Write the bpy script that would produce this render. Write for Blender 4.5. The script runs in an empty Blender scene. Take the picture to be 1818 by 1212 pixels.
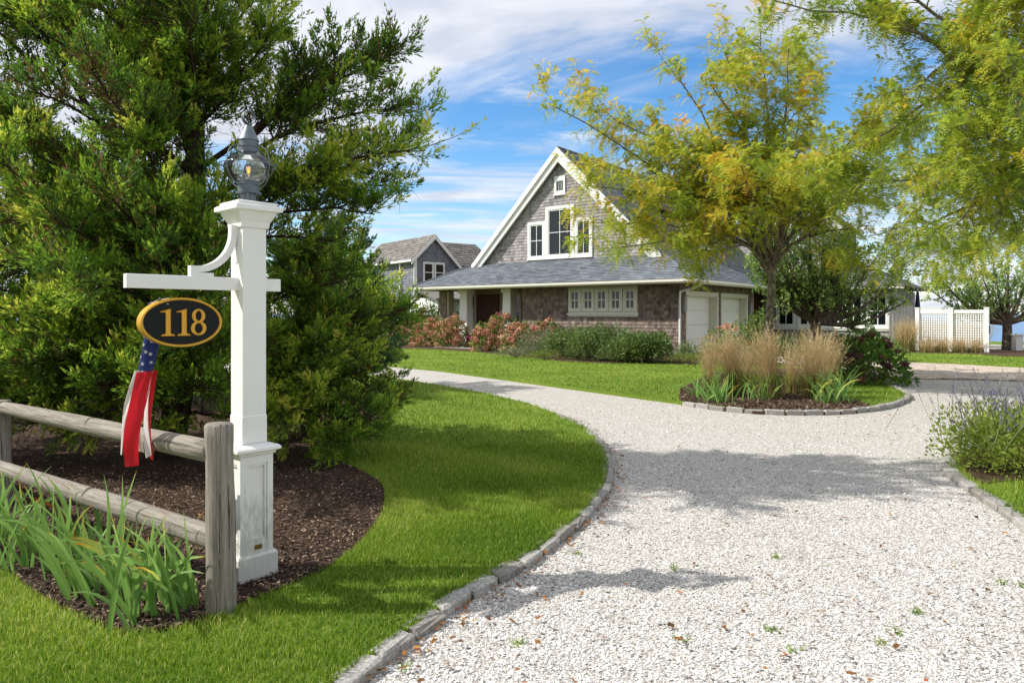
import bpy, bmesh, math, random
import numpy as np
from mathutils import Vector, Matrix

# ---------------------------------------------------------------- camera, sky, sun
SC = bpy.context.scene
F, CX, HY, H = 1240.0, 909.0, 557.0, 1.55       # focal length, centre and horizon in photo pixels; eye height in metres
cam_d = bpy.data.cameras.new('camera'); cam = bpy.data.objects.new('camera', cam_d)
SC.collection.objects.link(cam); SC.camera = cam
cam.location = (0, 0, H); cam.rotation_euler = (math.pi/2, 0, 0)
cam_d.sensor_width = 36; cam_d.lens = 36*F/1818
cam_d.shift_y = -(606-HY)/1818
cam_d.clip_start = .05; cam_d.clip_end = 30000

SUN_EL = 43.0
w = bpy.data.worlds.new('World'); SC.world = w; w.use_nodes = True
nt = w.node_tree; nt.nodes.clear(); N = nt.nodes.new; LK = nt.links.new
def math_n(op, a, b=None, c=None, tree=None):
    t = tree or nt
    n = t.nodes.new('ShaderNodeMath'); n.operation = op
    for i, v in enumerate((a, b, c)):
        if v is None: continue
        if isinstance(v, (int, float)): n.inputs[i].default_value = v
        else: t.links.new(v, n.inputs[i])
    return n.outputs[0]
sky = N('ShaderNodeTexSky'); sky.sky_type = 'NISHITA'; sky.sun_disc = False
sky.sun_elevation = math.radians(SUN_EL); sky.sun_rotation = math.radians(-90)
sky.air_density = 1.0; sky.dust_density = .25; sky.ozone_density = 2.5
hs = N('ShaderNodeHueSaturation'); hs.inputs['Saturation'].default_value = 1.3; hs.inputs['Value'].default_value = .88
LK(sky.outputs[0], hs.inputs['Color'])
tc = N('ShaderNodeTexCoord'); sep = N('ShaderNodeSeparateXYZ'); LK(tc.outputs['Generated'], sep.inputs[0])
zc = math_n('ADD', math_n('MAXIMUM', sep.outputs[2], 0.0), .10)
comb = N('ShaderNodeCombineXYZ')
LK(math_n('DIVIDE', sep.outputs[0], zc), comb.inputs[0]); LK(math_n('DIVIDE', sep.outputs[1], zc), comb.inputs[1])
def cloud_noise(scale, sx, sy, rot, loc, detail, rough, dist):
    m = N('ShaderNodeMapping'); m.inputs['Scale'].default_value = (sx, sy, 1); m.inputs['Rotation'].default_value = (0, 0, rot)
    m.inputs['Location'].default_value = loc; LK(comb.outputs[0], m.inputs[0])
    n = N('ShaderNodeTexNoise'); n.inputs['Scale'].default_value = scale; n.inputs['Detail'].default_value = detail
    n.inputs['Roughness'].default_value = rough; n.inputs['Distortion'].default_value = dist; LK(m.outputs[0], n.inputs['Vector'])
    return n.outputs['Fac']
def mrange(v, a, b, c=0, d=1, tree=None, smooth=True):
    t = tree or nt
    n = t.nodes.new('ShaderNodeMapRange'); n.interpolation_type = 'SMOOTHSTEP' if smooth else 'LINEAR'
    t.links.new(v, n.inputs['Value'])
    for k, x in zip(('From Min', 'From Max', 'To Min', 'To Max'), (a, b, c, d)): n.inputs[k].default_value = x
    return n.outputs[0]
bank_n = cloud_noise(.9, 1, 1, .3, (3.1, 1.7, 0), 9, .6, .5)
wisp_n = cloud_noise(1.1, .38, 1.5, .12, (8.3, 2.2, 0), 9, .62, 1.2)
puff_n = cloud_noise(2.6, .7, 1.2, 0, (1.3, 5.2, 0), 8, .58, .3)
# one broad bank with a slanting front edge: a plane through the eye decides where it begins
side = math_n('ADD', math_n('MULTIPLY', sep.outputs[0], -.20), math_n('MULTIPLY', sep.outputs[1], -.335))
edge = math_n('ADD', side, sep.outputs[2])
bank = mrange(math_n('ADD', math_n('MULTIPLY', edge, 1.9), math_n('MULTIPLY', math_n('SUBTRACT', bank_n, .5), 1.15)), -.25, .02)
bank = math_n('MULTIPLY', bank, mrange(bank_n, .2, .52, .78, 1.0))
low = mrange(sep.outputs[2], .02, .30, 1.0, 0.0)
wisp = math_n('MULTIPLY', mrange(math_n('ADD', wisp_n, math_n('MULTIPLY', low, .12)), .45, .70), .95)
puff = math_n('MULTIPLY', mrange(puff_n, .56, .74), .85)
cover = math_n('MAXIMUM', math_n('MAXIMUM', bank, wisp), puff)
cmix = N('ShaderNodeMix'); cmix.data_type = 'RGBA'; LK(cover, cmix.inputs['Factor']); LK(hs.outputs[0], cmix.inputs['A'])
shade = N('ShaderNodeMix'); shade.data_type = 'RGBA'; LK(mrange(puff_n, .35, .65), shade.inputs['Factor'])
shade.inputs['A'].default_value = (3.1, 3.35, 3.9, 1); shade.inputs['B'].default_value = (4.2, 4.35, 4.7, 1)
LK(shade.outputs['Result'], cmix.inputs['B'])
bg = N('ShaderNodeBackground'); bg.inputs['Strength'].default_value = .15; LK(cmix.outputs['Result'], bg.inputs['Color'])
wo = N('ShaderNodeOutputWorld'); LK(bg.outputs[0], wo.inputs[0])

sd = bpy.data.lights.new('sun', 'SUN'); sd.energy = 3.9; sd.angle = math.radians(.53); sd.color = (1, .965, .905)
sun = bpy.data.objects.new('sun', sd); SC.collection.objects.link(sun)
el = math.radians(SUN_EL)
sun.rotation_euler = Vector((math.cos(el), .02, -math.sin(el))).to_track_quat('-Z', 'Y').to_euler()
SC.view_settings.view_transform = 'Standard'; SC.view_settings.look = 'None'
SC.view_settings.gamma = 1; SC.view_settings.use_curve_mapping = False
SC.view_settings.exposure = 0.55
SC.cycles.max_bounces = 8; SC.cycles.transparent_max_bounces = 8; SC.cycles.diffuse_bounces = 3
SC.cycles.caustics_reflective = False; SC.cycles.caustics_refractive = False
SC.cycles.sample_clamp_indirect = 6; SC.cycles.use_denoising = True

# ---------------------------------------------------------------- helpers
def G(px, py, z=0.0):
    """the point of a level surface at height z seen at a photo pixel"""
    Y = F*(H-z)/(py-HY); return ((px-CX)/F*Y, Y)
def P(px, py, Y):
    return np.array(((px-CX)/F*Y, Y, H-(py-HY)/F*Y))
def nrm(v):
    v = np.asarray(v, float); return v/np.maximum(np.linalg.norm(v, axis=-1, keepdims=True), 1e-9)
def perp(d):
    d = np.atleast_2d(d)
    ref = np.where(np.abs(d[:, 2:3]) < .9, np.array([[0., 0, 1]]), np.array([[1., 0, 0]]))
    a = nrm(np.cross(ref, d)); return a, np.cross(d, a)
def lin(h):
    h = h.lstrip('#'); c = [int(h[i:i+2], 16)/255 for i in (0, 2, 4)]
    return tuple(x/12.92 if x <= .04045 else ((x+.055)/1.055)**2.4 for x in c)+(1,)

COL = SC.collection
def props(o, label=None, cat=None, group=None, kind=None):
    if label: o['label'] = label
    if cat: o['category'] = cat
    if group: o['group'] = group
    if kind: o['kind'] = kind
    return o
def thing(name, loc, label, cat, group=None, rz=0, kind=None):
    o = bpy.data.objects.new(name, None); COL.objects.link(o); o.empty_display_size = .2
    o.location = loc; o.rotation_euler = (0, 0, rz)
    return props(o, label, cat, group, kind)
def origin(o):
    p = np.zeros(3)
    while o is not None:
        p += np.array(o.location); o = o.parent
    return p
class Acc:
    """collects vertices and faces; build() links them as one mesh object"""
    def __init__(s): s.V = []; s.Q = []; s.T = []; s.A = []; s.QM = []; s.TM = []; s.n = 0
    def add(s, V, Fc, a=.5, m=0):
        V = np.asarray(V, float).reshape(-1, 3); Fc = np.asarray(Fc, int)
        s.V.append(V); s.A.append(np.broadcast_to(np.asarray(a, float), (len(V),)))
        if Fc.shape[1] == 4: s.Q.append(Fc+s.n); s.QM.append(np.full(len(Fc), m))
        else: s.T.append(Fc+s.n); s.TM.append(np.full(len(Fc), m))
        s.n += len(V); return s
    def mesh(s, name, mats, smooth=False, off=None):
        V = np.concatenate(s.V); A = np.concatenate(s.A)
        if off is not None: V = V-off
        Q = np.concatenate(s.Q) if s.Q else np.zeros((0, 4), int)
        T = np.concatenate(s.T) if s.T else np.zeros((0, 3), int)
        M = np.concatenate(s.QM+s.TM)
        me = bpy.data.meshes.new(name)
        me.vertices.add(len(V)); me.vertices.foreach_set('co', V.astype(np.float32).ravel())
        li = np.concatenate([Q.ravel(), T.ravel()]).astype(np.int32)
        me.loops.add(len(li)); me.loops.foreach_set('vertex_index', li)
        ls = np.concatenate([np.arange(len(Q))*4, len(Q)*4+np.arange(len(T))*3]).astype(np.int32)
        me.polygons.add(len(ls)); me.polygons.foreach_set('loop_start', ls)
        me.polygons.foreach_set('use_smooth', np.full(len(ls), smooth))
        mats = mats if isinstance(mats, (list, tuple)) else [mats]
        for m in mats: me.materials.append(m)
        if len(mats) > 1: me.polygons.foreach_set('material_index', M.astype(np.int32))
        at = me.attributes.new('tint', 'FLOAT', 'POINT'); at.data.foreach_set('value', A.astype(np.float32))
        me.update(calc_edges=True); return me
    def build(s, name, mats, parent=None, smooth=False, local=False, **kw):
        off = None if (local or parent is None) else origin(parent)
        o = bpy.data.objects.new(name, s.mesh(name, mats, smooth, off)); COL.objects.link(o); o.parent = parent
        return props(o, **kw)
BOXF = np.array([[0, 3, 2, 1], [4, 5, 6, 7], [0, 1, 5, 4], [1, 2, 6, 5], [2, 3, 7, 6], [3, 0, 4, 7]])
def box(acc, O, ax, lo, hi, a=.5, m=0):
    """box from lo to hi along the three axes ax (rows) from the point O"""
    ax = np.asarray(ax, float); c = []
    for z in (lo[2], hi[2]):
        for x, y in ((lo[0], lo[1]), (hi[0], lo[1]), (hi[0], hi[1]), (lo[0], hi[1])): c.append((x, y, z))
    V = np.asarray(O)+np.array(c)@ax
    f = BOXF if np.linalg.det(ax)*np.prod(np.sign(np.subtract(hi, lo))) > 0 else BOXF[:, ::-1]
    return acc.add(V, f, a, m)
I3 = np.eye(3)
def abox(acc, lo, hi, a=.5, m=0): return box(acc, (0, 0, 0), I3, lo, hi, a, m)
def bevel_box(acc, O, ax, lo, hi, b, a=.5, m=0):
    """box with its top and vertical edges chamfered: rings of eight points"""
    ax = np.asarray(ax, float); x0, y0, z0 = lo; x1, y1, z1 = hi
    def ring(d, z, e):
        return [(x0+d+e, y0+d, z), (x1-d-e, y0+d, z), (x1-d, y0+d+e, z), (x1-d, y1-d-e, z), (x1-d-e, y1-d, z), (x0+d+e, y1-d, z), (x0+d, y1-d-e, z), (x0+d, y0+d+e, z)]
    R = ring(0, z0, b)+ring(0, z1-b, b)+ring(b, z1, b*.6)
    V = np.asarray(O)+np.array(R)@ax; f = []
    for k in (0, 8):
        for i in range(8): f.append((k+i, k+(i+1) % 8, k+8+(i+1) % 8, k+8+i))
    f += [(16, 17, 22, 23), (17, 18, 21, 22), (18, 19, 20, 21)]
    f += [(7, 6, 1, 0), (6, 5, 2, 1), (5, 4, 3, 2)]
    f = np.array(f)
    if np.linalg.det(ax) < 0: f = f[:, ::-1]
    return acc.add(V, f, a, m)
def tube(acc, pts, rad, n=6, a=.5, cap=True, m=0):
    pts = np.asarray(pts, float); k = len(pts); rad = np.broadcast_to(np.asarray(rad, float), (k,))
    t = nrm(np.gradient(pts, axis=0)); A, B = perp(t)
    for i in range(1, k):                     # keep the rings from twisting
        x = A[i-1]-t[i]*np.dot(A[i-1], t[i])
        if np.linalg.norm(x) > 1e-6: A[i] = x/np.linalg.norm(x); B[i] = np.cross(t[i], A[i])
    an = np.linspace(0, 2*math.pi, n, endpoint=False)
    V = (pts[:, None]+rad[:, None, None]*(np.cos(an)[None, :, None]*A[:, None]+np.sin(an)[None, :, None]*B[:, None])).reshape(-1, 3)
    i = np.arange(k-1)[:, None]*n; j = np.arange(n)[None]; j2 = (j+1) % n
    Fq = np.stack([i+j, i+j2, i+n+j2, i+n+j], -1).reshape(-1, 4)
    av = np.repeat(np.broadcast_to(np.asarray(a, float), (k,)), n)
    base = acc.n; acc.add(V, Fq, av, m)
    if cap:
        for e, flip in ((0, True), ((k-1)*n, False)):
            c = acc.n; acc.add([pts[0 if flip else -1]], np.zeros((0, 3), int), av[0], m)
            r = base+e+np.arange(n); r2 = np.roll(r, -1)
            T = np.stack([np.full(n, c), r2, r] if flip else [np.full(n, c), r, r2], -1)
            acc.T.append(T); acc.TM.append(np.full(n, m))
    return acc
def lathe(acc, prof, n=24, O=(0, 0, 0), phase=0, a=.5, m=0, sq=False):
    """turns a profile of (radius, height) round z; sq makes it four-sided with half-width = radius"""
    if sq: n, phase = 4, math.pi/4
    an = np.linspace(0, 2*math.pi, n, endpoint=False)+phase; k = len(prof); s = math.sqrt(2) if sq else 1
    V = np.array([(r*s*math.cos(x), r*s*math.sin(x), z) for r, z in prof for x in an])+np.asarray(O)
    i = np.arange(k-1)[:, None]*n; j = np.arange(n)[None]; j2 = (j+1) % n
    return acc.add(V, np.stack([i+j, i+j2, i+n+j2, i+n+j], -1).reshape(-1, 4), a, m)
def prism(acc_name, poly, z0, z1, mat, parent=None, **kw):
    """a flat polygon (list of xy) extruded from z0 to z1"""
    bm = bmesh.new(); vs = [bm.verts.new((x, y, z1)) for x, y in poly]
    f = bm.faces.new(vs)
    if f.normal.z < 0 or f.calc_area() < 0: pass
    bm.normal_update()
    if f.normal.z < 0: f.normal_flip()
    bmesh.ops.triangulate(bm, faces=[f])
    ed = [e for e in bm.edges if e.is_boundary]
    r = bmesh.ops.extrude_edge_only(bm, edges=ed)
    for v in r['geom']:
        if isinstance(v, bmesh.types.BMVert): v.co.z = z0
    bm.normal_update()
    me = bpy.data.meshes.new(acc_name); bm.to_mesh(me); bm.free(); me.materials.append(mat)
    o = bpy.data.objects.new(acc_name, me); COL.objects.link(o); o.parent = parent
    return props(o, **kw)
def inside(poly, x, y):
    poly = np.asarray(poly); r = np.zeros(len(x), bool); j = len(poly)-1
    for i in range(len(poly)):
        xi, yi = poly[i]; xj, yj = poly[j]
        c = ((yi > y) != (yj > y)) & (x < (xj-xi)*(y-yi)/(yj-yi+1e-12)+xi); r ^= c; j = i
    return r
def smooth_line(pts, n=8):
    """Catmull-Rom through the points"""
    p = np.asarray(pts, float); p = np.vstack([2*p[0]-p[1], p, 2*p[-1]-p[-2]]); out = []
    for i in range(1, len(p)-2):
        for t in np.linspace(0, 1, n, endpoint=False):
            a, b, c, d = p[i-1:i+3]
            out.append(.5*(2*b+(c-a)*t+(2*a-5*b+4*c-d)*t*t+(3*b-a-3*c+d)*t**3))
    out.append(p[-2]); return np.array(out)
def resample(p, step):
    d = np.r_[0, np.cumsum(np.linalg.norm(np.diff(p, axis=0), axis=1))]
    s = np.linspace(0, d[-1], max(2, int(round(d[-1]/step))+1))
    return np.stack([np.interp(s, d, p[:, i]) for i in range(p.shape[1])], -1)
def copy_tree(o, parent=None):
    c = o.copy(); COL.objects.link(c); c.parent = parent
    for ch in list(o.children): copy_tree(ch, c)
    return c

# ---------------------------------------------------------------- materials
def new_mat(name):
    m = bpy.data.materials.new(name); m.use_nodes = True; t = m.node_tree
    return m, t, t.nodes['Principled BSDF']
def ramp(t, fac, stops):
    r = t.nodes.new('ShaderNodeValToRGB'); e = r.color_ramp.elements
    while len(e) < len(stops): e.new(.5)
    for x, (p, c) in zip(e, stops): x.position = p; x.color = lin(c) if isinstance(c, str) else tuple(c)[:3]+(1,)
    if fac is not None: t.links.new(fac, r.inputs[0])
    return r.outputs[0]
def noise(t, scale, detail=4, rough=.55, vec='Object', stretch=None, dist=0):
    c = t.nodes.new('ShaderNodeTexCoord'); v = c.outputs[vec]
    if stretch:
        mp = t.nodes.new('ShaderNodeMapping'); mp.inputs['Scale'].default_value = stretch; t.links.new(v, mp.inputs[0]); v = mp.outputs[0]
    n = t.nodes.new('ShaderNodeTexNoise'); n.inputs['Scale'].default_value = scale; n.inputs['Detail'].default_value = detail
    n.inputs['Roughness'].default_value = rough; n.inputs['Distortion'].default_value = dist; t.links.new(v, n.inputs['Vector'])
    return n.outputs['Fac']
def tint_of(t):
    a = t.nodes.new('ShaderNodeAttribute'); a.attribute_name = 'tint'; return a.outputs['Fac']
def mixc(t, fac, a, b, mode='MIX'):
    m = t.nodes.new('ShaderNodeMix'); m.data_type = 'RGBA'; m.blend_type = mode
    for k, v in (('Factor', fac), ('A', a), ('B', b)):
        if isinstance(v, (int, float)): m.inputs[k].default_value = v
        elif isinstance(v, str): m.inputs[k].default_value = lin(v)
        elif isinstance(v, tuple): m.inputs[k].default_value = v
        else: t.links.new(v, m.inputs[k])
    return m.outputs['Result']
def bump(t, h, strength, dist, bsdf):
    b = t.nodes.new('ShaderNodeBump'); b.inputs['Strength'].default_value = strength; b.inputs['Distance'].default_value = dist
    t.links.new(h, b.inputs['Height']); t.links.new(b.outputs[0], bsdf.inputs['Normal'])
def plain(name, col, rough=.6, metal=0, var=.12, scale=6, spec=.4, bmp=0):
    m, t, b = new_mat(name); c = lin(col)
    d = tuple(x*(1-var) for x in c[:3])+(1,); l = tuple(min(1, x*(1+var)) for x in c[:3])+(1,)
    nz = noise(t, scale, 5, .6)
    t.links.new(mixc(t, nz, d, l), b.inputs['Base Color'])
    b.inputs['Roughness'].default_value = rough; b.inputs['Metallic'].default_value = metal; b.inputs['Specular IOR Level'].default_value = spec
    if bmp: bump(t, noise(t, scale*8, 3), bmp, .01, b)
    return m
def leaf_mat(name, stops, trans=.35, rough=.5, spec=.35, nscale=1.2, namt=.3, tmul=1.25):
    m, t, b = new_mat(name)
    f = math_n('ADD', tint_of(t), math_n('MULTIPLY', math_n('SUBTRACT', noise(t, nscale, 3), .5, tree=t), namt*2, tree=t), tree=t)
    c = ramp(t, f, stops); t.links.new(c, b.inputs['Base Color'])
    b.inputs['Roughness'].default_value = rough; b.inputs['Specular IOR Level'].default_value = spec
    tr = t.nodes.new('ShaderNodeBsdfTranslucent')
    hv = t.nodes.new('ShaderNodeHueSaturation'); hv.inputs['Hue'].default_value = .49; hv.inputs['Value'].default_value = tmul; t.links.new(c, hv.inputs['Color'])
    t.links.new(hv.outputs[0], tr.inputs[0])
    mx = t.nodes.new('ShaderNodeMixShader'); mx.inputs[0].default_value = trans
    t.links.new(b.outputs[0], mx.inputs[1]); t.links.new(tr.outputs[0], mx.inputs[2])
    t.links.new(mx.outputs[0], t.nodes['Material Output'].inputs[0]); return m
def shingle_mat(name, stops, streak=.35, rough=.85, spec=.2):
    m, t, b = new_mat(name)
    n1 = noise(t, 9, 5, .65, stretch=(1, 1, .22)); n2 = noise(t, .8, 3)
    f = math_n('ADD', tint_of(t), math_n('MULTIPLY', math_n('SUBTRACT', n1, .5, tree=t), streak*2, tree=t), tree=t)
    f = math_n('ADD', f, math_n('MULTIPLY', math_n('SUBTRACT', n2, .5, tree=t), .3, tree=t), tree=t)
    t.links.new(ramp(t, f, stops), b.inputs['Base Color']); b.inputs['Roughness'].default_value = rough; b.inputs['Specular IOR Level'].default_value = spec
    return m
def bark_mat(name, stops, sc=14, stretch=(1, 1, .25), rough=.9):
    m, t, b = new_mat(name); n = noise(t, sc, 6, .65, stretch=stretch)
    t.links.new(ramp(t, n, stops), b.inputs['Base Color']); b.inputs['Roughness'].default_value = rough; b.inputs['Specular IOR Level'].default_value = .15
    bump(t, n, .8, .02, b); return m

M = {}
M['white'] = plain('white_paint', '#e9e8e3', .45, var=.05, scale=3)
M['cream'] = plain('cream_trim_paint', '#d9d6c6', .5, var=.05, scale=4)
M['tan_trim'] = plain('taupe_trim_paint', '#a39b88', .55, var=.06, scale=4)
M['garage_white'] = plain('garage_door_paint', '#f0efea', .45, var=.03, scale=3)
M['gutter'] = plain('gutter_enamel', '#dedbcf', .35, var=.04, scale=5)
M['zinc'] = plain('aged_zinc', '#6c757c', .42, metal=.5, var=.3, scale=28)
M['brass'] = plain('brass_plaque', '#8a6a34', .4, metal=.8, var=.25, scale=60)
M['gold'] = plain('gold_leaf', '#d9a437', .35, metal=.25, var=.15, scale=40)
M['black_enamel'] = plain('black_sign_enamel', '#0b0c0f', .38, var=.1, scale=9, spec=.25)
M['door_wood'] = bark_mat('dark_stained_wood', [(.3, '#3a241b'), (.7, '#5a392b')], 20, (6, 6, .3), .5)
M['brown_soffit'] = plain('brown_stained_boards', '#5b4a3e', .8, var=.2, scale=10)
M['dark_room'] = plain('room_interior', '#2a2d2e', .9)
M['concrete'] = plain('pale_concrete', '#a9a59c', .85, var=.12, scale=5)
M['string'] = plain('white_cord', '#c9c7c0', .8)
M['hook'] = plain('steel_hook', '#7c7f82', .35, metal=.9)
M['navy'] = plain('navy_canvas', '#1f2d4d', .8)
M['grey_boards'] = bark_mat('weathered_grey_boards', [(.3, '#807f80'), (.7, '#a3a2a2')], 12, (4, 4, .3), .85)
M['chair_wood'] = bark_mat('chair_cedar_wood', [(.3, '#6b4632'), (.7, '#93694c')], 12, (3, 3, .4), .7)
M['terracotta'] = plain('yellow_glazed_pot', '#c79a3a', .35, var=.1)
M['mum'] = plain('magenta_chrysanthemum', '#a8316b', .7, var=.35, scale=60)
M['flag_red'] = plain('red_nylon', '#cf1f2b', .6, var=.06, scale=8)
M['flag_white'] = plain('white_nylon', '#e6e0dc', .6, var=.05, scale=8)
M['flag_blue'] = plain('blue_nylon', '#2c3a7d', .6, var=.08, scale=8)
for k in ('flag_red', 'flag_white', 'flag_blue'):                 # thin cloth lets some light through
    t = M[k].node_tree; b = t.nodes['Principled BSDF']; tr = t.nodes.new('ShaderNodeBsdfTranslucent')
    t.links.new(b.inputs['Base Color'].links[0].from_socket, tr.inputs[0]); mx = t.nodes.new('ShaderNodeMixShader'); mx.inputs[0].default_value = .4
    t.links.new(b.outputs[0], mx.inputs[1]); t.links.new(tr.outputs[0], mx.inputs[2]); t.links.new(mx.outputs[0], t.nodes['Material Output'].inputs[0])
def glass_mat(name, col, rough=.03):
    m, t, b = new_mat(name); b.inputs['Base Color'].default_value = lin(col); b.inputs['Roughness'].default_value = rough
    b.inputs['Specular IOR Level'].default_value = .7
    bump(t, noise(t, 1.4, 2), .06, .05, b); return m
M['pane'] = glass_mat('window_glass', '#171d1e')
def clear_glass(name, tintc, k):
    m, t, b = new_mat(name); t.nodes.remove(b)
    tr = t.nodes.new('ShaderNodeBsdfTransparent'); tr.inputs[0].default_value = tintc
    gl = t.nodes.new('ShaderNodeBsdfGlossy'); gl.inputs['Roughness'].default_value = .03
    fr = t.nodes.new('ShaderNodeFresnel'); fr.inputs[0].default_value = 1.5
    f = math_n('ADD', math_n('MULTIPLY', fr.outputs[0], 1.1, tree=t), math_n('MULTIPLY', mrange(noise(t, 22, 3), .5, .8, tree=t), k, tree=t), tree=t)
    mx = t.nodes.new('ShaderNodeMixShader'); t.links.new(f, mx.inputs[0])
    df = t.nodes.new('ShaderNodeBsdfTranslucent'); df.inputs[0].default_value = (.8, .83, .85, 1); m2 = t.nodes.new('ShaderNodeMixShader'); m2.inputs[0].default_value = k*.5; t.links.new(tr.outputs[0], m2.inputs[1]); t.links.new(df.outputs[0], m2.inputs[2])  # faint white in the glass stands in for reflected sky
    t.links.new(m2.outputs[0], mx.inputs[1]); t.links.new(gl.outputs[0], mx.inputs[2]); t.links.new(mx.outputs[0], t.nodes['Material Output'].inputs[0]); return m
M['globe'] = clear_glass('seeded_lantern_glass', (.93, .95, .96, 1), .2)
M['bulb'] = clear_glass('bulb_glass', (.96, .95, .93, 1), .05)
m, t, b = new_mat('lamp_filament'); b.inputs['Base Color'].default_value = lin('#ff9a30')
b.inputs['Emission Color'].default_value = lin('#ffa53a'); b.inputs['Emission Strength'].default_value = 3; M['filament'] = m

# post paint: white with green-grey weathering where splash and shade keep it damp
m, t, b = new_mat('weathered_white_paint'); c = t.nodes.new('ShaderNodeTexCoord'); sp = t.nodes.new('ShaderNodeSeparateXYZ'); t.links.new(c.outputs['Object'], sp.inputs[0])
dz = mrange(sp.outputs[2], .0, .75, 1, 0, tree=t); nn = noise(t, 34, 6, .75, stretch=(1, 1, .3))
ff = math_n('MULTIPLY', mrange(math_n('ADD', nn, math_n('MULTIPLY', dz, .34, tree=t), tree=t), .52, .86, tree=t), .75, tree=t)
t.links.new(mixc(t, math_n('MULTIPLY', ff, .6, tree=t), '#eceae6', '#8f8d7c'), b.inputs['Base Color']); b.inputs['Roughness'].default_value = .5; M['post_white'] = m

# weathered round rails: grey grain along local z with cracks and dark stains
def wood_round(name, stain):
    m, t, b = new_mat(name); n = noise(t, 22, 8, .75, stretch=(3.2, 3.2, .16)); n2 = noise(t, 3.0, 4, .6, stretch=(1, 1, .8))
    c = ramp(t, n, [(.28, '#4b453f'), (.42, '#847c72'), (.6, '#a49c91'), (.8, '#bdb5aa')])
    c = mixc(t, math_n('MULTIPLY', mrange(n2, .56, .66, tree=t), stain, tree=t), c, '#8d8a70', 'MIX')
    if stain < .5: c = mixc(t, mrange(noise(t, 1.5, 5, .6, stretch=(.5, .5, 1.6)), .60, .63, 0, .9, tree=t), c, '#4a3e38')
    cr = noise(t, 14, 4, .8, stretch=(5, 5, .10), dist=.5)
    c = mixc(t, mrange(cr, .36, .42, .9, 0, tree=t), c, '#2e2a26')
    t.links.new(c, b.inputs['Base Color']); b.inputs['Roughness'].default_value = .85; b.inputs['Specular IOR Level'].default_value = .2
    bump(t, n, .9, .012, b); return m
M['rail_wood'] = wood_round('weathered_rail_wood', .45); M['post_wood'] = wood_round('weathered_post_wood', .75)
M['rail_patch'] = plain('dark_bark_patch', '#4d3f3c', .9, var=.3, scale=30)

# ground
def ground_mat(name, a, b_, c_, sc=60, big=.5, bmp=.4):
    m, t, b = new_mat(name); n = noise(t, sc, 6, .7); g = noise(t, big, 4, .6)
    c = ramp(t, n, [(.3, a), (.5, b_), (.72, c_)])
    c = mixc(t, mrange(g, .35, .7, 0, .35, tree=t), c, c_)
    t.links.new(c, b.inputs['Base Color']); b.inputs['Roughness'].default_value = .95; b.inputs['Specular IOR Level'].default_value = .1
    bump(t, n, bmp, .03, b); return m
M['lawn'] = ground_mat('lawn_turf', '#44561c', '#647a2a', '#85953f', 45, .5)
M['land'] = ground_mat('rough_ground', '#38481c', '#4d6125', '#6b7a38', 20, .1)
M['mulch'] = ground_mat('bark_mulch', '#2b2119', '#4b3b30', '#77604e', 70, 1.2, .9)
M['path'] = ground_mat('stone_path', '#8d8a83', '#a6a29b', '#b9b5ad', 6, .6, .1)
m, t, b = new_mat('crushed_shell_gravel'); c = t.nodes.new('ShaderNodeTexCoord')
vo = t.nodes.new('ShaderNodeTexVoronoi'); vo.inputs['Scale'].default_value = 92; t.links.new(c.outputs['Object'], vo.inputs['Vector'])
sp = t.nodes.new('ShaderNodeSeparateColor'); t.links.new(vo.outputs['Color'], sp.inputs[0])
cc = ramp(t, sp.outputs[0], [(.0, '#8d8880'), (.16, '#b4b0a9'), (.45, '#d2cfc9'), (1, '#e7e5e0')])
ed = mrange(vo.outputs['Distance'], .25, .62, 0, .75, tree=t); cc = mixc(t, ed, cc, '#857d72')
lit = mrange(noise(t, .7, 5, .65), .52, .75, 0, .38, tree=t); cc = mixc(t, math_n('MULTIPLY', lit, noise(t, 30, 4, .7), tree=t), cc, '#6e6250')
t.links.new(cc, b.inputs['Base Color']); b.inputs['Roughness'].default_value = .9; b.inputs['Specular IOR Level'].default_value = .2
bump(t, vo.outputs['Distance'], -.9, .012, b); M['gravel'] = m
m, t, b = new_mat('shell_chips'); t.links.new(ramp(t, tint_of(t), [(0, '#67625b'), (.15, '#9a958d'), (.4, '#c1bdb6'), (.75, '#d9d6d0'), (1, '#eceae5')]), b.inputs['Base Color'])
b.inputs['Roughness'].default_value = .8; b.inputs['Specular IOR Level'].default_value = .25; M['chips'] = m
m, t, b = new_mat('bark_chips'); t.links.new(ramp(t, tint_of(t), [(0, '#261c16'), (.5, '#503d30'), (.85, '#866c57'), (1, '#b8a089')]), b.inputs['Base Color']); b.inputs['Roughness'].default_value = .95; M['bark_chips'] = m
m, t, b = new_mat('granite'); n = noise(t, 55, 6, .75); n2 = noise(t, 5, 3)
c = ramp(t, n, [(.3, '#6d6c69'), (.48, '#a09e9a'), (.6, '#bbb9b4'), (.75, '#d8d6d0')]); c = mixc(t, mrange(n2, .5, .75, 0, .45, tree=t), c, '#8f8672')
oi = t.nodes.new('ShaderNodeObjectInfo'); c = mixc(t, 1.0, c, ramp(t, oi.outputs['Random'], [(0, '#c9c4bb'), (.5, '#e6e4e2'), (1, '#fffdf8')]), 'MULTIPLY')
t.links.new(c, b.inputs['Base Color']); b.inputs['Roughness'].default_value = .85; bump(t, n, .5, .01, b); M['granite'] = m
m, t, b = new_mat('paver_brick'); t.links.new(ramp(t, tint_of(t), [(0, '#9c8c7d'), (.5, '#b9a898'), (1, '#cdbfae')]), b.inputs['Base Color']); b.inputs['Roughness'].default_value = .9; M['paver'] = m
m, t, b = new_mat('sea_water'); b.inputs['Base Color'].default_value = lin('#3f6f9c'); b.inputs['Roughness'].default_value = .25; b.inputs['Specular IOR Level'].default_value = .4
bump(t, noise(t, .5, 4, .6, stretch=(1, 3, 1)), .5, .4, b); M['sea'] = m
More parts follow.
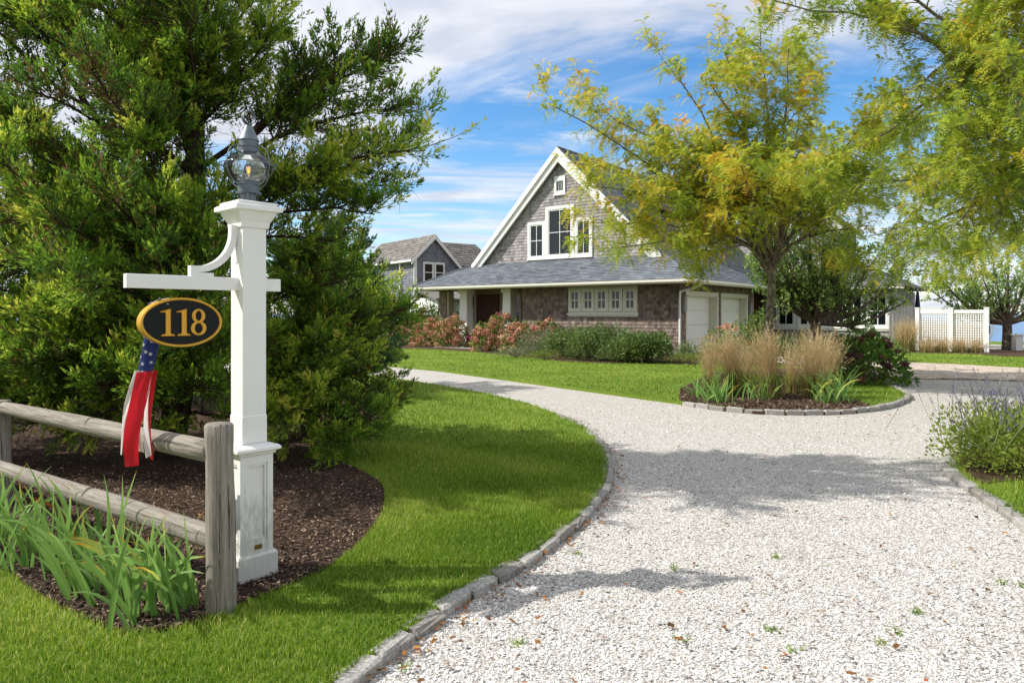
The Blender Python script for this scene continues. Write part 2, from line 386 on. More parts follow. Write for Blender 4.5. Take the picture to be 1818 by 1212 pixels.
# leaves
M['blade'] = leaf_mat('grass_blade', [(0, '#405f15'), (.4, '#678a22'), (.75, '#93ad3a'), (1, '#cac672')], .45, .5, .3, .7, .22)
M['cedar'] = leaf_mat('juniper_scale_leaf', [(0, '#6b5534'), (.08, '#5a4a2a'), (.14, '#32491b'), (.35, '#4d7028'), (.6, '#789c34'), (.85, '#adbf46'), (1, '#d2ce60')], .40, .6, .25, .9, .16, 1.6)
M['blue_cedar'] = leaf_mat('blue_juniper_leaf', [(0, '#2f4433'), (.5, '#44664a'), (1, '#7d9468')], .3, .6, .25, .9, .15)
M['locust'] = leaf_mat('honey_locust_leaf', [(0, '#5a7c2a'), (.35, '#86a038'), (.6, '#aebb40'), (.85, '#d2c044'), (1, '#dba93a')], .5, .5, .3, .55, .2)
M['crab'] = leaf_mat('crabapple_leaf', [(0, '#4f6f30'), (.45, '#7a9b4c'), (.8, '#a8be6e'), (1, '#ced08a')], .48, .4, .45, .8, .2)
M['shrub_leaf'] = leaf_mat('shrub_leaf', [(0, '#2a431a'), (.5, '#4b6d28'), (.85, '#7b9238'), (1, '#b9a23e')], .3, .42, .4, .9, .2)
M['dark_leaf'] = leaf_mat('hydrangea_leaf', [(0, '#3a5a20'), (.5, '#5b7f2c'), (1, '#9dab48')], .4, .4, .45, .9, .2)
M['yew'] = leaf_mat('evergreen_shrub_leaf', [(0, '#384c24'), (.5, '#5f783c'), (.85, '#8f9f58'), (1, '#bcb472')], .3, .45, .4, 1.2, .2)
M['grey_leaf'] = leaf_mat('grey_green_leaf', [(0, '#5d6a4a'), (.5, '#84906c'), (1, '#b0b08c')], .3, .6, .2, 1, .2)
M['hedge_leaf'] = leaf_mat('hedge_leaf', [(0, '#23381a'), (.5, '#3c5a24'), (1, '#6f8a35')], .3, .45, .35, .6, .25)
M['mophead'] = leaf_mat('rusty_mophead_petal', [(0, '#8f6450'), (.4, '#c0866f'), (.7, '#d8a28a'), (.88, '#d6bb8e'), (1, '#b6b472')], .3, .75, .15, 1.2, .25)
M['dusk_mophead'] = leaf_mat('faded_purple_mophead_petal', [(0, '#4a2c36'), (.5, '#6f4650'), (.85, '#8d6258'), (1, '#8a7a58')], .3, .75, .15, 1.5, .25)
M['straw'] = leaf_mat('reed_grass_straw', [(0, '#7d7a45'), (.3, '#a3925f'), (.6, '#c4ac7e'), (1, '#e0cfab')], .35, .6, .2, .8, .2, 1.1)
M['tuft'] = leaf_mat('green_grass_tuft', [(0, '#3b5a1c'), (.5, '#66852f'), (1, '#a9a852')], .4, .5, .3, .9, .2)
M['iris'] = leaf_mat('iris_leaf', [(0, '#5f883a'), (.45, '#7fa656'), (.72, '#a2c070'), (.86, '#c8c24e'), (.96, '#c98a2c'), (1, '#8a5a30')], .35, .4, .4, 2.5, .08)
M['catmint'] = leaf_mat('catmint_leaf', [(0, '#55692c'), (.5, '#83953c'), (1, '#b2b860')], .4, .55, .2, 1.5, .2)
M['lavender'] = leaf_mat('catmint_flower', [(0, '#6a5a86'), (.6, '#8f7fae'), (1, '#b7abc4')], .3, .7, .1, 1.5, .2)
M['dry_leaf'] = leaf_mat('fallen_leaf', [(0, '#5c3f26'), (.5, '#8b5c33'), (.85, '#a8783c'), (1, '#b0472f')], .2, .7, .2, 1, .2)
M['bark'] = bark_mat('juniper_bark', [(.3, '#2b231d'), (.55, '#4d4037'), (.75, '#6f6055')])
M['locust_bark'] = bark_mat('lichened_locust_bark', [(.3, '#4c443a'), (.5, '#7b7266'), (.62, '#a09a84'), (.78, '#b7b596')], 18, (1, 1, .5))
M['crab_bark'] = bark_mat('crabapple_bark', [(.3, '#3c342d'), (.55, '#6e6358'), (.75, '#9a8f80')], 16, (1, 1, .35))
# houses
M['gable_shingle'] = shingle_mat('weathered_grey_shingle', [(.1, '#6a6566'), (.4, '#918b8b'), (.7, '#b0a9a7'), (1, '#c8c1bc')])
M['wall_shingle'] = shingle_mat('weathered_brown_shingle', [(.05, '#4a413b'), (.4, '#70645b'), (.7, '#93857a'), (1, '#b6a89b')])
M['roof_shingle'] = shingle_mat('slate_grey_roof_shingle', [(.1, '#4c5056'), (.5, '#696e75'), (1, '#8d9197')], .15)
M['far_shingle'] = shingle_mat('far_blue_grey_shingle', [(.1, '#5e6068'), (.5, '#7a7c85'), (1, '#96979d')], .2)
M['far_roof'] = shingle_mat('far_brown_roof_shingle', [(.1, '#5b5550'), (.45, '#75706b'), (.75, '#8f8a86'), (1, '#a8a4a1')], .4)
M['soil_wall'] = plain('wall_sheathing', '#4f4743', .9)
# ---------------------------------------------------------------- ground
LZ, MZ = .05, .058                      # lawn and mulch levels above the gravel
rng = np.random.default_rng(11)
kerb_near = smooth_line([(-3.6, .55), (-1.75, 1.55), (-1.05, 2.3)]+[G(x, y, .06) for x, y in
    ((598, 1200), (650, 1166), (733, 1106), (800, 1060), (872, 1018), (945, 975), (1003, 933), (1048, 893), (1073, 855), (1080, 822), (1068, 788), (1036, 755), (990, 733))], 8)
lawn_far_px = ((930, 713), (860, 697), (780, 683), (700, 671), (640, 663), (560, 654))
lawn1 = [tuple(p) for p in kerb_near]+[G(x, y, LZ) for x, y in lawn_far_px]+[(-11, 17.2), (-18, 16), (-24, 10), (-24, -6), (-8, -6), (-5, -.5)]
near2 = [G(x, y, LZ) for x, y in ((520, 640), (640, 646), (700, 649), (780, 656), (870, 668), (960, 680), (1050, 692), (1140, 704), (1208, 713))]
kerb_isl = smooth_line([G(x, y, .06) for x, y in ((1212, 713), (1270, 721), (1330, 727), (1390, 729.5), (1450, 729.5), (1510, 727), (1560, 721), (1597, 712), (1611, 704), (1609, 696), (1590, 687), (1572, 680))]+[(8.75, 16.4), (8.8, 18), (8.2, 20.5), (7.2, 23.2)], 8)
lawn2 = near2+[tuple(p) for p in kerb_isl]+[(6.6, 25.2), (-4.2, 33.6), (-9, 40), (-24, 40), (-24, 24), (-12, 22.6)]
kerb_right = smooth_line([G(x, y, .06) for x, y in ((1720, 788), (1693, 803), (1684, 818), (1690, 832), (1712, 851), (1745, 871), (1782, 895), (1820, 920), (1870, 958))]+[(3.6, 3.7), (4.0, 2.6), (5.5, 1.2)], 8)
lawn3 = [tuple(p) for p in kerb_right]+[(14, 1), (14, 9.5), (8.5, 9.6), (6.6, 8.9)]
lawn4 = [(11.6, 23.6), G(1600, 641, LZ), G(1700, 645.5, LZ), G(1818, 652, LZ), (19, 17.6), (30, 9), (46, 9), (46, 37.8), (22, 37.8), (12, 39), (9, 34), (10.2, 27)]
land = [(-240, -80), (240, -80), (240, 30), (90, 36.5), (46, 38), (22, 37.8), (14, 39.5), (8, 60), (-10, 85), (-240, 120)]
prism('ground', land, -4, -.02, M['land'], kind='structure')
prism('gravel_drive', [(-24, -6), (40, -6), (40, 14), (16, 24), (6, 25.5), (-5, 26.5), (-24, 27)], -.015, 0, M['gravel'], kind='structure')
prism('lawn', lawn1, -.018, LZ, M['lawn'], kind='structure')
prism('lawn', lawn2, -.018, LZ, M['lawn'], kind='structure')
prism('lawn', lawn3, -.018, LZ, M['lawn'], kind='structure')
prism('lawn', lawn4, -.018, LZ, M['lawn'], kind='structure')
a = Acc(); a.add([(-9000, -2000, -3), (9000, -2000, -3), (9000, 16000, -3), (-9000, 16000, -3)], [(0, 1, 2, 3)])
a.build('sea', M['sea'], kind='structure')
mulch_near = smooth_line([G(x, y, MZ) for x, y in ((-140, 1015), (0, 1008), (60, 1050), (140, 1092), (215, 1118), (300, 1116), (370, 1095), (440, 1066), (520, 1033), (580, 1006), (640, 962), (676, 915), (683, 878), (668, 850), (610, 822), (540, 806))]+[(-1.9, 8.9), (-2.0, 11), (-4, 12.6), (-8, 12), (-10, 8), (-8, 4.6)], 6)
prism('mulch_bed', [tuple(p) for p in mulch_near], LZ-.02, MZ, M['mulch'], kind='structure')
mulch_isl = smooth_line([G(x, y, MZ) for x, y in ((1208, 690), (1207, 700), (1212, 711.5), (1270, 719.5), (1330, 725.5), (1390, 728), (1450, 728), (1505, 725.5), (1545, 720), (1500, 704), (1475, 694), (1500, 680), (1560, 676), (1560, 666), (1400, 654), (1260, 662))], 6)
prism('mulch_bed', [tuple(p) for p in mulch_isl], LZ-.02, MZ, M['mulch'], kind='structure')
mulch_hse = [G(x, y, MZ) for x, y in ((690, 618), (760, 619), (840, 624), (945, 634), (1000, 641), (1090, 645), (1170, 645), (1235, 648))]+[(6.7, 24.3), (6.3, 25.5), (-3.2, 32.9), (-6.2, 33.8)]
prism('mulch_bed', mulch_hse, LZ-.02, MZ, M['mulch'], kind='structure')
mulch_rt = smooth_line([G(x, y, MZ) for x, y in ((1590, 626), (1680, 627), (1740, 629), (1818, 633))]+[(24, 22.5), (28, 26), (24, 29.5), (19.5, 30.6), (16.6, 32)], 4)
prism('mulch_bed', [tuple(p) for p in mulch_rt], LZ-.02, MZ, M['mulch'], kind='structure')
mulch_r3 = smooth_line([(p[0]+.13, p[1]+.02) for p in kerb_right[2:26]]+[G(1745, 858, MZ), G(1790, 852, MZ), (6.6, 6.6), (8.2, 8), (7.6, 8.9), (6.4, 8.7)], 2)
prism('mulch_bed', [tuple(p) for p in mulch_r3], LZ-.02, MZ, M['mulch'], kind='structure')
prism('stone_path', [(18.7, 29.6), (22.2, 28.3), (24.5, 33.6), (21, 34.5)], LZ-.02, LZ+.02, M['path'], kind='structure')

def stones(name, line, step, wd, top, parent_label, seed, z0=-.06):
    """granite setts along a line: a mortar bed that carries each stone as a child"""
    r = np.random.default_rng(seed); L = resample(line, step)
    bed = Acc(); t = nrm(np.gradient(line, axis=0)); nn = np.stack([-t[:, 1], t[:, 0]], -1)
    lo = line-nn*wd*.32; hi = line+nn*wd*.32; k = len(line)
    V = np.concatenate([np.c_[lo, np.full(k, top-.03)], np.c_[hi, np.full(k, top-.03)], np.c_[lo, np.full(k, z0)], np.c_[hi, np.full(k, z0)]])
    i = np.arange(k-1)
    bed.add(V, np.concatenate([np.stack([i, i+1, i+k+1, i+k], -1), np.stack([i, i+2*k, i+2*k+1, i+1], -1), np.stack([i+k, i+k+1, i+3*k+1, i+3*k], -1)]))
    root = bed.build(name, M['mulch'], kind='structure')
    for p, q in zip(L[:-1], L[1:]):
        d = q-p; ln = np.linalg.norm(d)
        if max(p[1], q[1]) < .9: continue
        ang = math.atan2(d[1], d[0])+r.normal(0, .025); a = Acc()
        hx = ln/2-.006-r.uniform(0, .012); hy = wd/2*r.uniform(.9, 1.08); zt = top+r.normal(0, .005)
        bevel_box(a, (0, 0, 0), I3, (-hx, -hy, z0), (hx, hy, zt), .014)
        V = a.V[0].copy(); V[8:] += r.normal(0, .004, V[8:].shape); V[:, 2] += V[:, 0]*r.normal(0, .014); a.V[0] = V
        o = a.build('kerb_stone', M['granite'], root, local=True); o.location = ((p[0]+q[0])/2+r.normal(0, .004), (p[1]+q[1])/2+r.normal(0, .004), 0); o.rotation_euler = (0, 0, ang)
    return root
stones('kerb', kerb_near, .27, .11, .056, '', 1)
stones('kerb', kerb_isl, .30, .10, .078, '', 2)
stones('kerb', kerb_right, .30, .12, .062, '', 3)

# brick pavers of the garage court
pv = [(6.95, 25.2), (7.2, 23.4), (8.3, 20.6), (8.95, 18), (8.9, 16.6), (10.6, 16.35), (13.2, 15.4), (20, 11.8), (24, 12.6), (19, 17.5), G(1818, 652), G(1700, 645.8), G(1600, 641), (11.7, 23.4), (10.2, 26.8), (9.5, 29.5)]
root = prism('brick_court', pv, -.012, .006, M['mulch'], kind='structure')
ang = math.radians(-38); ca, sa = math.cos(ang), math.sin(ang); bl, bw = .20, .10
gx, gy = np.meshgrid(np.arange(-40, 140), np.arange(-200, 200)); gx = gx.ravel(); gy = gy.ravel()
lx = (gx+.5*(gy % 2))*bl; ly = gy*bw; X = 14+lx*ca-ly*sa-8; Y = 20+lx*sa+ly*ca+5
k = inside(pv, X, Y); X, Y = X[k], Y[k]; n = len(X)
cx = np.array([-1, 1, 1, -1, -1, 1, 1, -1])*.5; cy = np.array([-1, -1, 1, 1, -1, -1, 1, 1])*.5; cz = np.array([0, 0, 0, 0, 1, 1, 1, 1.])
hz = .034+rng.normal(0, .0022, n)
ex = cx*(bl-.008); ey = cy*(bw-.008)
V = np.stack([X[:, None]+ex*ca-ey*sa, Y[:, None]+ex*sa+ey*ca, cz*hz[:, None]+.002], -1).reshape(-1, 3)
Fq = (np.arange(n)[:, None, None]*8+BOXF[1:][None]).reshape(-1, 4)
Acc().add(V, Fq, np.repeat(rng.random(n), 8)).build('paver', M['paver'], root, kind='stuff')

# ---------------------------------------------------------------- loose ground cover
def scatter(poly, n, r, ylim=None, bias=0.0, holes=()):
    """n random points in a polygon, denser towards the eye by bias (power of 1/Y)"""
    p = np.asarray(poly); x0, y0 = p.min(0); x1, y1 = p.max(0)
    if ylim: y0, y1 = max(y0, ylim[0]), min(y1, ylim[1])
    out = np.zeros((0, 2))
    while len(out) < n:
        m = n*3; y = r.random(m)
        y = (y0**(1-bias)+(y1**(1-bias)-y0**(1-bias))*y)**(1/(1-bias)) if bias else y0+(y1-y0)*y
        lim = .78*y+.6
        x = r.uniform(-1, 1, m)*lim if bias else r.uniform(x0, x1, m)
        k = inside(p, x, y)&(np.abs(x) < lim)
        for h in holes: k &= ~inside(h, x, y)
        out = np.vstack([out, np.stack([x, y], -1)[k]])
    return out[:n]
def grass(name, poly, n, r, z, hgt, wid, ylim, holes=(), bias=1.8, grow=0.0, parent=None, one=False):
    p = scatter(poly, n, r, ylim, bias, holes); Y = p[:, 1]
    s = 1+grow*np.clip(Y-4, 0, 30)                        # farther tufts are drawn coarser
    patch = .5+.5*np.sin(p[:, 0]*2.1+np.sin(p[:, 1]*1.7)*1.5)*np.sin(p[:, 1]*2.4+1.3*np.sin(p[:, 0]*1.1))
    h = hgt*r.uniform(.45, 1.25, n)*(.8+.3*patch)*np.minimum(s, 1.8)**.5; wv = wid*s*r.uniform(.6, 1.2, n); az = r.uniform(0, 2*math.pi, n); lean = r.uniform(.05, .75, n)
    b = np.c_[p, np.full(n, z-.004)]; sd_ = np.stack([np.cos(az), np.sin(az), 0*az], -1); ld = np.stack([-np.sin(az+r.normal(0, .6, n)), np.cos(az), 0*az], -1)
    tip = b+ld*(h*lean)[:, None]+np.array([0, 0, 1.])*h[:, None]
    mid = b+ld*(h*lean*.28)[:, None]+np.array([0, 0, .58])*h[:, None]
    V = np.stack([b-sd_*wv[:, None]/2, b+sd_*wv[:, None]/2, mid+sd_*wv[:, None]*.36, mid-sd_*wv[:, None]*.36, tip], 1).reshape(-1, 3)
    i = np.arange(n)[:, None]*5
    big = np.sin(p[:, 0]*.83+1.1*np.sin(p[:, 1]*.61))*np.sin(p[:, 1]*.74+.9)
    t0 = np.clip(.27+.10*big+.38*patch+r.normal(0, .17, n)+(r.random(n) < .09)*.45, 0, 1)
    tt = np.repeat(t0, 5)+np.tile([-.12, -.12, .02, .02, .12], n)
    if one:                                               # far enough off for one triangle a blade
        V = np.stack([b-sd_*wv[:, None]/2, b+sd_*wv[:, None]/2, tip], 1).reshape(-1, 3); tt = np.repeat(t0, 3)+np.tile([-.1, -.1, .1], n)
        return Acc().add(V, np.arange(n*3).reshape(-1, 3), tt).build(name, M['blade'], parent, kind='stuff')
    a = Acc().add(V, i+np.array([[0, 1, 2, 3]]), tt); a.T.append(i+np.array([[3, 2, 4]])); a.TM.append(np.zeros(n, int))
    return a.build(name, M['blade'], parent, kind='stuff')
g = np.random.default_rng(5)
mn = [tuple(p) for p in mulch_near]; mi = [tuple(p) for p in mulch_isl]
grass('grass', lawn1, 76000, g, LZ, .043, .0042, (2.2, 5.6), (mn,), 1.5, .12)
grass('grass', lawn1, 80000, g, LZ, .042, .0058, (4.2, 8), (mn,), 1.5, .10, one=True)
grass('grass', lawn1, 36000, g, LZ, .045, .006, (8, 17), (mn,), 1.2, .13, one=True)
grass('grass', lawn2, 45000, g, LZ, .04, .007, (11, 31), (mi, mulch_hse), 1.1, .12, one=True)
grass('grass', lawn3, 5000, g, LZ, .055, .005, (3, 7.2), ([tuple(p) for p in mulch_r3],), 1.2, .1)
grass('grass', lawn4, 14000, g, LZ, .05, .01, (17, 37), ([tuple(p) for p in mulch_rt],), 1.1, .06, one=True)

OCT = np.array([(1, 0, 0), (-1, 0, 0), (0, 1, 0), (0, -1, 0), (0, 0, 1), (0, 0, -1.)])
OCF = np.array([(0, 2, 4), (2, 1, 4), (1, 3, 4), (3, 0, 4)])      # the undersides lie in the bed
def rot_mats(r, n, tilt):
    az = r.uniform(0, 2*math.pi, n); ax = nrm(np.c_[r.normal(0, 1, (n, 2)), np.zeros(n)]); th = r.normal(0, tilt, n)
    K = np.zeros((n, 3, 3)); K[:, 0, 2] = ax[:, 1]; K[:, 1, 2] = -ax[:, 0]; K[:, 2, 0] = -ax[:, 1]; K[:, 2, 1] = ax[:, 0]
    R = np.eye(3)+np.sin(th)[:, None, None]*K+(1-np.cos(th))[:, None, None]*(K@K)
    Z = np.zeros((n, 3, 3)); Z[:, 0, 0] = Z[:, 1, 1] = np.cos(az); Z[:, 0, 1] = -np.sin(az); Z[:, 1, 0] = np.sin(az); Z[:, 2, 2] = 1
    return R@Z
gr = np.random.default_rng(8)
gpoly = [(-.9, 2.0), (9, 2.0), (14, 15), (-3, 20), (-9, 20), (-3, 14)]
hol = (lawn1, lawn2, lawn3)
gp = np.vstack([scatter(gpoly, 90000, gr, (2.3, 7), 1.9, hol), scatter(gpoly, 14000, gr, (7, 13), 1.2, hol)])
# a thin line of stones that ran up against the kerb and a few in the bed edge
n = len(gp); s = np.minimum(gr.lognormal(-5.28, .42, n), .0115)*(1+.035*np.clip(gp[:, 1]-3, 0, 8))
sc = np.stack([s*gr.uniform(.8, 1.5, n), s*gr.uniform(.6, 1.1, n), s*gr.uniform(.22, .5, n)], -1)
V = OCT[None]*sc[:, None, :]*gr.uniform(.75, 1.25, (n, 6, 1))+gr.normal(0, .12, (n, 6, 3))*s[:, None, None]
V = np.einsum('nij,nkj->nki', rot_mats(gr, n, .35), V)+np.c_[gp, s*.28][:, None, :]
pat = np.sin(gp[:, 0]*1.9+1.3*np.sin(gp[:, 1]*1.1))*np.sin(gp[:, 1]*1.6+np.sin(gp[:, 0]*.9+2))    # dirtier and cleaner patches
tn = np.clip(gr.beta(2.4, 1.2, n)-(gr.random(n) < .08+.10*np.clip(pat, 0, 1))*.5, 0, 1)
Acc().add(V.reshape(-1, 3), (np.arange(n)[:, None, None]*6+OCF[None]).reshape(-1, 3), np.repeat(tn, 6)).build('gravel', M['chips'], kind='stuff')

def flakes(name, pts, z, ln, wd, r, mat, tilt=.5, t=None):
    n = len(pts); L = ln*r.uniform(.4, 1.4, n); W = wd*r.uniform(.5, 1.4, n); R = rot_mats(r, n, tilt)
    q = np.array([(-1, -.5, 0), (1, -.5, 0), (1, .5, 0), (-1, .5, 0.)])
    v = q[None]*np.stack([L, W, L], -1)[:, None]; v[:, :, 2] += gr.normal(0, .1, (n, 4))*W[:, None]
    V = np.einsum('nij,nkj->nki', R, v)+np.c_[pts, z+r.uniform(.002, .02, n)][:, None]
    Acc().add(V.reshape(-1, 3), np.arange(n*4).reshape(-1, 4), np.repeat(r.random(n)**1.4*.97 if t is None else t, 4)).build(name, mat, kind='stuff')
flakes('bark_chips', scatter(mn, 42000, gr, (3.0, 9), 1.4), MZ, .011, .009, gr, M['bark_chips'])
flakes('bark_chips', scatter(mi, 9000, gr, (10, 17), 1.2), MZ, .02, .018, gr, M['bark_chips'])
pts = scatter(gpoly, 260, gr, (2.4, 12), 1.5, hol)
kk = resample(kerb_near[16:], .02); kk = kk+nrm(np.c_[np.gradient(kk[:, 1]), -np.gradient(kk[:, 0])])*np.abs(gr.normal(.08, .07, (len(kk), 1)))
flakes('fallen_leaves', np.vstack([pts, kk, scatter(lawn1, 60, gr, (2.5, 9), 1.4)]), .014, .016, .016, gr, M['dry_leaf'], .3)
for i in range(15):                                              # weeds that come up through the shell
    p = scatter(gpoly, 1, gr, (2.5, 6.5), 1.5, hol)[0]
    n = 26; b = np.c_[p+gr.normal(0, .018, (n, 2)), np.zeros(n)]; az = gr.uniform(0, 6.28, n); d = np.stack([np.cos(az), np.sin(az), gr.uniform(.2, 1.2, n)], -1); sd_ = np.stack([-np.sin(az), np.cos(az), 0*az], -1)*.0035
    h = gr.uniform(.015, .045, (n, 1)); V = np.stack([b-sd_, b+sd_, b+d*h], 1).reshape(-1, 3)
    W = Acc().add(V, np.arange(n*3).reshape(-1, 3), np.repeat(gr.random(n)*.8, 3)) if i == 0 else W.add(V, np.arange(n*3).reshape(-1, 3), np.repeat(gr.random(n)*.8, 3))
W.build('weeds', M['blade'], kind='stuff')
# ---------------------------------------------------------------- shingled house
U1 = np.array([-.79, .613, 0]); U2 = np.array([.613, .79, 0]); UZ = np.array([0, 0, 1.]); C0 = np.array([6.11, 25.6, 0])
HX = np.array([U1, U2, UZ])
def hp(t, s, z): return C0+t*U1+s*U2+z*UZ
def hbox(acc, t0, t1, s0, s1, z0, z1, a=.5, m=0): return box(acc, C0, HX, (t0, s0, z0), (t1, s1, z1), a, m)
def shingles(acc, O, du, dv, n, bounds, v0, v1, course, w0, w1, th, r, jit=.004):
    O, du, dv, n = (np.asarray(x, float) for x in (O, du, dv, n)); flip = np.dot(np.cross(du, dv), n) < 0
    rows = int(math.ceil((v1-v0)/course))
    for k in range(rows):
        v = v0+k*course; lo, hi = bounds(min(v+course*.5, v1))
        if hi-lo < .05: continue
        m = int((hi-lo)/((w0+w1)/2))+2; e = lo+np.r_[0, np.cumsum(r.uniform(w0, w1, m))]; e = np.r_[e[e < hi-.03], hi]
        a0, a1 = e[:-1]+.002, e[1:]-.002; q = len(a0)
        if q < 1: continue
        vb = v+r.normal(0, jit, q); vt = np.full(q, min(v+course*1.12, v1+.01)); t = th*r.uniform(.8, 1.2, q)
        pts = np.stack([np.stack([a0, vb, 0*t], -1), np.stack([a1, vb, 0*t], -1), np.stack([a1, vb, t], -1), np.stack([a0, vb, t], -1), np.stack([a1, vt, .15*t], -1), np.stack([a0, vt, .15*t], -1)], 1)
        V = (O+pts[..., 0:1]*du+pts[..., 1:2]*dv+pts[..., 2:3]*n).reshape(-1, 3)
        b = np.arange(q)[:, None]*6; f = np.concatenate([b+np.array([[3, 2, 4, 5]]), b+np.array([[0, 1, 2, 3]])])
        tr = np.concatenate([b+np.array([[0, 3, 5]]), b+np.array([[1, 4, 2]])])
        if flip: f = f[:, ::-1]; tr = tr[:, ::-1]
        acc.add(V, f, np.repeat(np.clip(r.normal(.5, .11, q), 0, 1), 6))
        acc.T.append(tr+acc.n-len(V)); acc.TM.append(np.zeros(len(tr), int))
hr = np.random.default_rng(21)
house = thing('shingled_house', hp(6, 0, 0), 'large grey shingled house with steep white trimmed gable and wide skirt roof', 'house')
# frames of the faces: origin, along, up, outward
FRONT = (C0, U1, UZ, -U2); UPPER = (hp(0, 1.2, 0), U1, UZ, -U2); SIDE = (C0, U2, UZ, -U1); WING = (hp(0, 12, 0), U1, UZ, -U2)
def fbox(acc, fr, u0, u1, v0, v1, n0, n1, a=.5, m=0): return box(acc, fr[0], np.array(fr[1:]), (u0, v0, n0), (u1, v1, n1), a, m)
def face_shingles(parent, fr, bounds, v0, v1, mat, course=.128, name='wall_shingles'):
    a = Acc(); shingles(a, fr[0], fr[1], fr[2], fr[3], bounds, v0, v1, course, .09, .19, .022, hr)
    return a.build(name, mat, parent, kind='stuff')
# lower front wall (t 0..7.18), porch post, side wall with two door openings
a = Acc(); hbox(a, .16, 7.18, 0, .16, -.2, 2.66); front = a.build('front_wall', M['soil_wall'], house)
face_shingles(front, FRONT, lambda v: (0, 7.18), .12, 2.64, M['wall_shingle'])
a = Acc(); hbox(a, 0, 7.2, -.03, 0, -.3, .12); a.build('foundation', M['concrete'], house)
a = Acc(); hbox(a, 11.62, 12.08, 0, .4, -.2, 2.66); pp = a.build('porch_pier', M['soil_wall'], house)
face_shingles(pp, FRONT, lambda v: (11.62, 12.08), .12, 2.64, M['wall_shingle'])
a = Acc(); hbox(a, 11.5, 11.618, .02, .38, .1, 2.6); a.build('pier_trim', M['tan_trim'], house)
a = Acc(); hbox(a, 7.02, 7.18, .16, 1.2, -.2, 2.66); a.build('porch_side_wall', M['wall_shingle'], house)
DOORS = ((.70, 3.62), (4.16, 7.08)); TOP = 2.26
a = Acc()
for s0, s1, z0 in ((0, .70, -.2), (3.62, 4.16, -.2), (7.08, 7.9, -.2)): hbox(a, 0, .16, s0, s1, z0, 2.66)
for s0, s1 in DOORS: hbox(a, 0, .16, s0, s1, TOP, 2.66)
sw = a.build('garage_wall', M['soil_wall'], house)
a = Acc()
for b0, b1, z0, z1 in ((0, .58, .1, 2.64), (3.76, 4.02, .1, 2.64), (7.22, 7.9, .1, 2.64), (.58, 3.76, 2.38, 2.64), (4.02, 7.22, 2.38, 2.64)):
    shingles(a, SIDE[0], SIDE[1], SIDE[2], SIDE[3], lambda v: (b0, b1), z0, z1, .128, .09, .19, .022, hr)
a.build('wall_shingles', M['wall_shingle'], sw, kind='stuff')
for s0, s1 in DOORS:
    a = Acc()
    fbox(a, SIDE, s0-.12, s0, 0, TOP+.12, 0, .04); fbox(a, SIDE, s1, s1+.12, 0, TOP+.12, 0, .04); fbox(a, SIDE, s0, s1, TOP, TOP+.12, 0, .04)
    fbox(a, SIDE, s0, s0+.03, 0, TOP, -.36, -.001); fbox(a, SIDE, s1-.03, s1, 0, TOP, -.36, -.001); fbox(a, SIDE, s0+.03, s1-.03, TOP-.03, TOP, -.36, -.001)
    fbox(a, SIDE, s0-.14, s1+.14, TOP+.12, TOP+.15, 0, .06)
    gd = a.build('garage_door', M['cream'], house)
    for k in range(4):
        a = Acc(); z0 = .01+k*(TOP-.03)/4; z1 = z0+(TOP-.03)/4-.012
        fbox(a, SIDE, s0+.03, s1-.03, z0, z1, -.36, -.31)
        fbox(a, SIDE, s0+.03, s1-.03, z0, z1+.012, -.40, -.365)
        ns = 16; pw = (s1-s0-.06)/ns
        for j in range(ns): fbox(a, SIDE, s0+.03+j*pw+.004, s0+.03+(j+1)*pw-.004, z0+.004, z1-.004, -.31, -.304)
        a.build('door_section', M['garage_white'], gd)
a = Acc(); hbox(a, -.03, 0, 7.9, 8.0, 0, 2.64); hbox(a, 0, .1, 7.901, 8.0, 0, 2.64); a.build('corner_board', M['tan_trim'], house)
a = Acc(); fbox(a, SIDE, 7.36, 7.6, 1.52, 2.02, .02, .12); fbox(a, SIDE, 7.33, 7.63, 2.02, 2.05, .0, .15); a.build('meter_box', M['grey_boards'], house)
a = Acc(); fbox(a, SIDE, .2, .42, 1.62, 2.2, .02, .14); fbox(a, SIDE, .18, .44, 2.2, 2.24, 0, .17); a.build('wall_lantern', M['grey_boards'], house)
# recess behind the garage and the low wing to the right
a = Acc(); hbox(a, .9, 1.0, 7.9, 12, 0, 2.66)
bw = a.build('recess_wall', M['door_wood'], house)
for k in range(18):
    a = Acc(); hbox(a, .87, .9, 7.92+k*.225, 7.92+k*.225+.215, .1, 2.6); a.build('board', M['door_wood'], bw)
a = Acc(); hbox(a, -5.09, .9, 12, 18, -.2, 2.66); wing = a.build('wing_wall', M['soil_wall'], house)
face_shingles(wing, WING, lambda v: (-5.09, .9), .1, 2.64, M['gable_shingle'], .15)
a = Acc(); shingles(a, hp(-5.09, 12, 0), U2, UZ, -U1, lambda v: (0, 6), .1, 2.64, .15, .1, .2, .016, hr); a.build('wall_shingles', M['gable_shingle'], wing, kind='stuff')
a = Acc(); hbox(a, -5.125, -5.09, 11.965, 12.1, 0, 2.64); hbox(a, -5.09, -4.98, 11.965, 12, 0, 2.64); a.build('corner_board', M['white'], house)
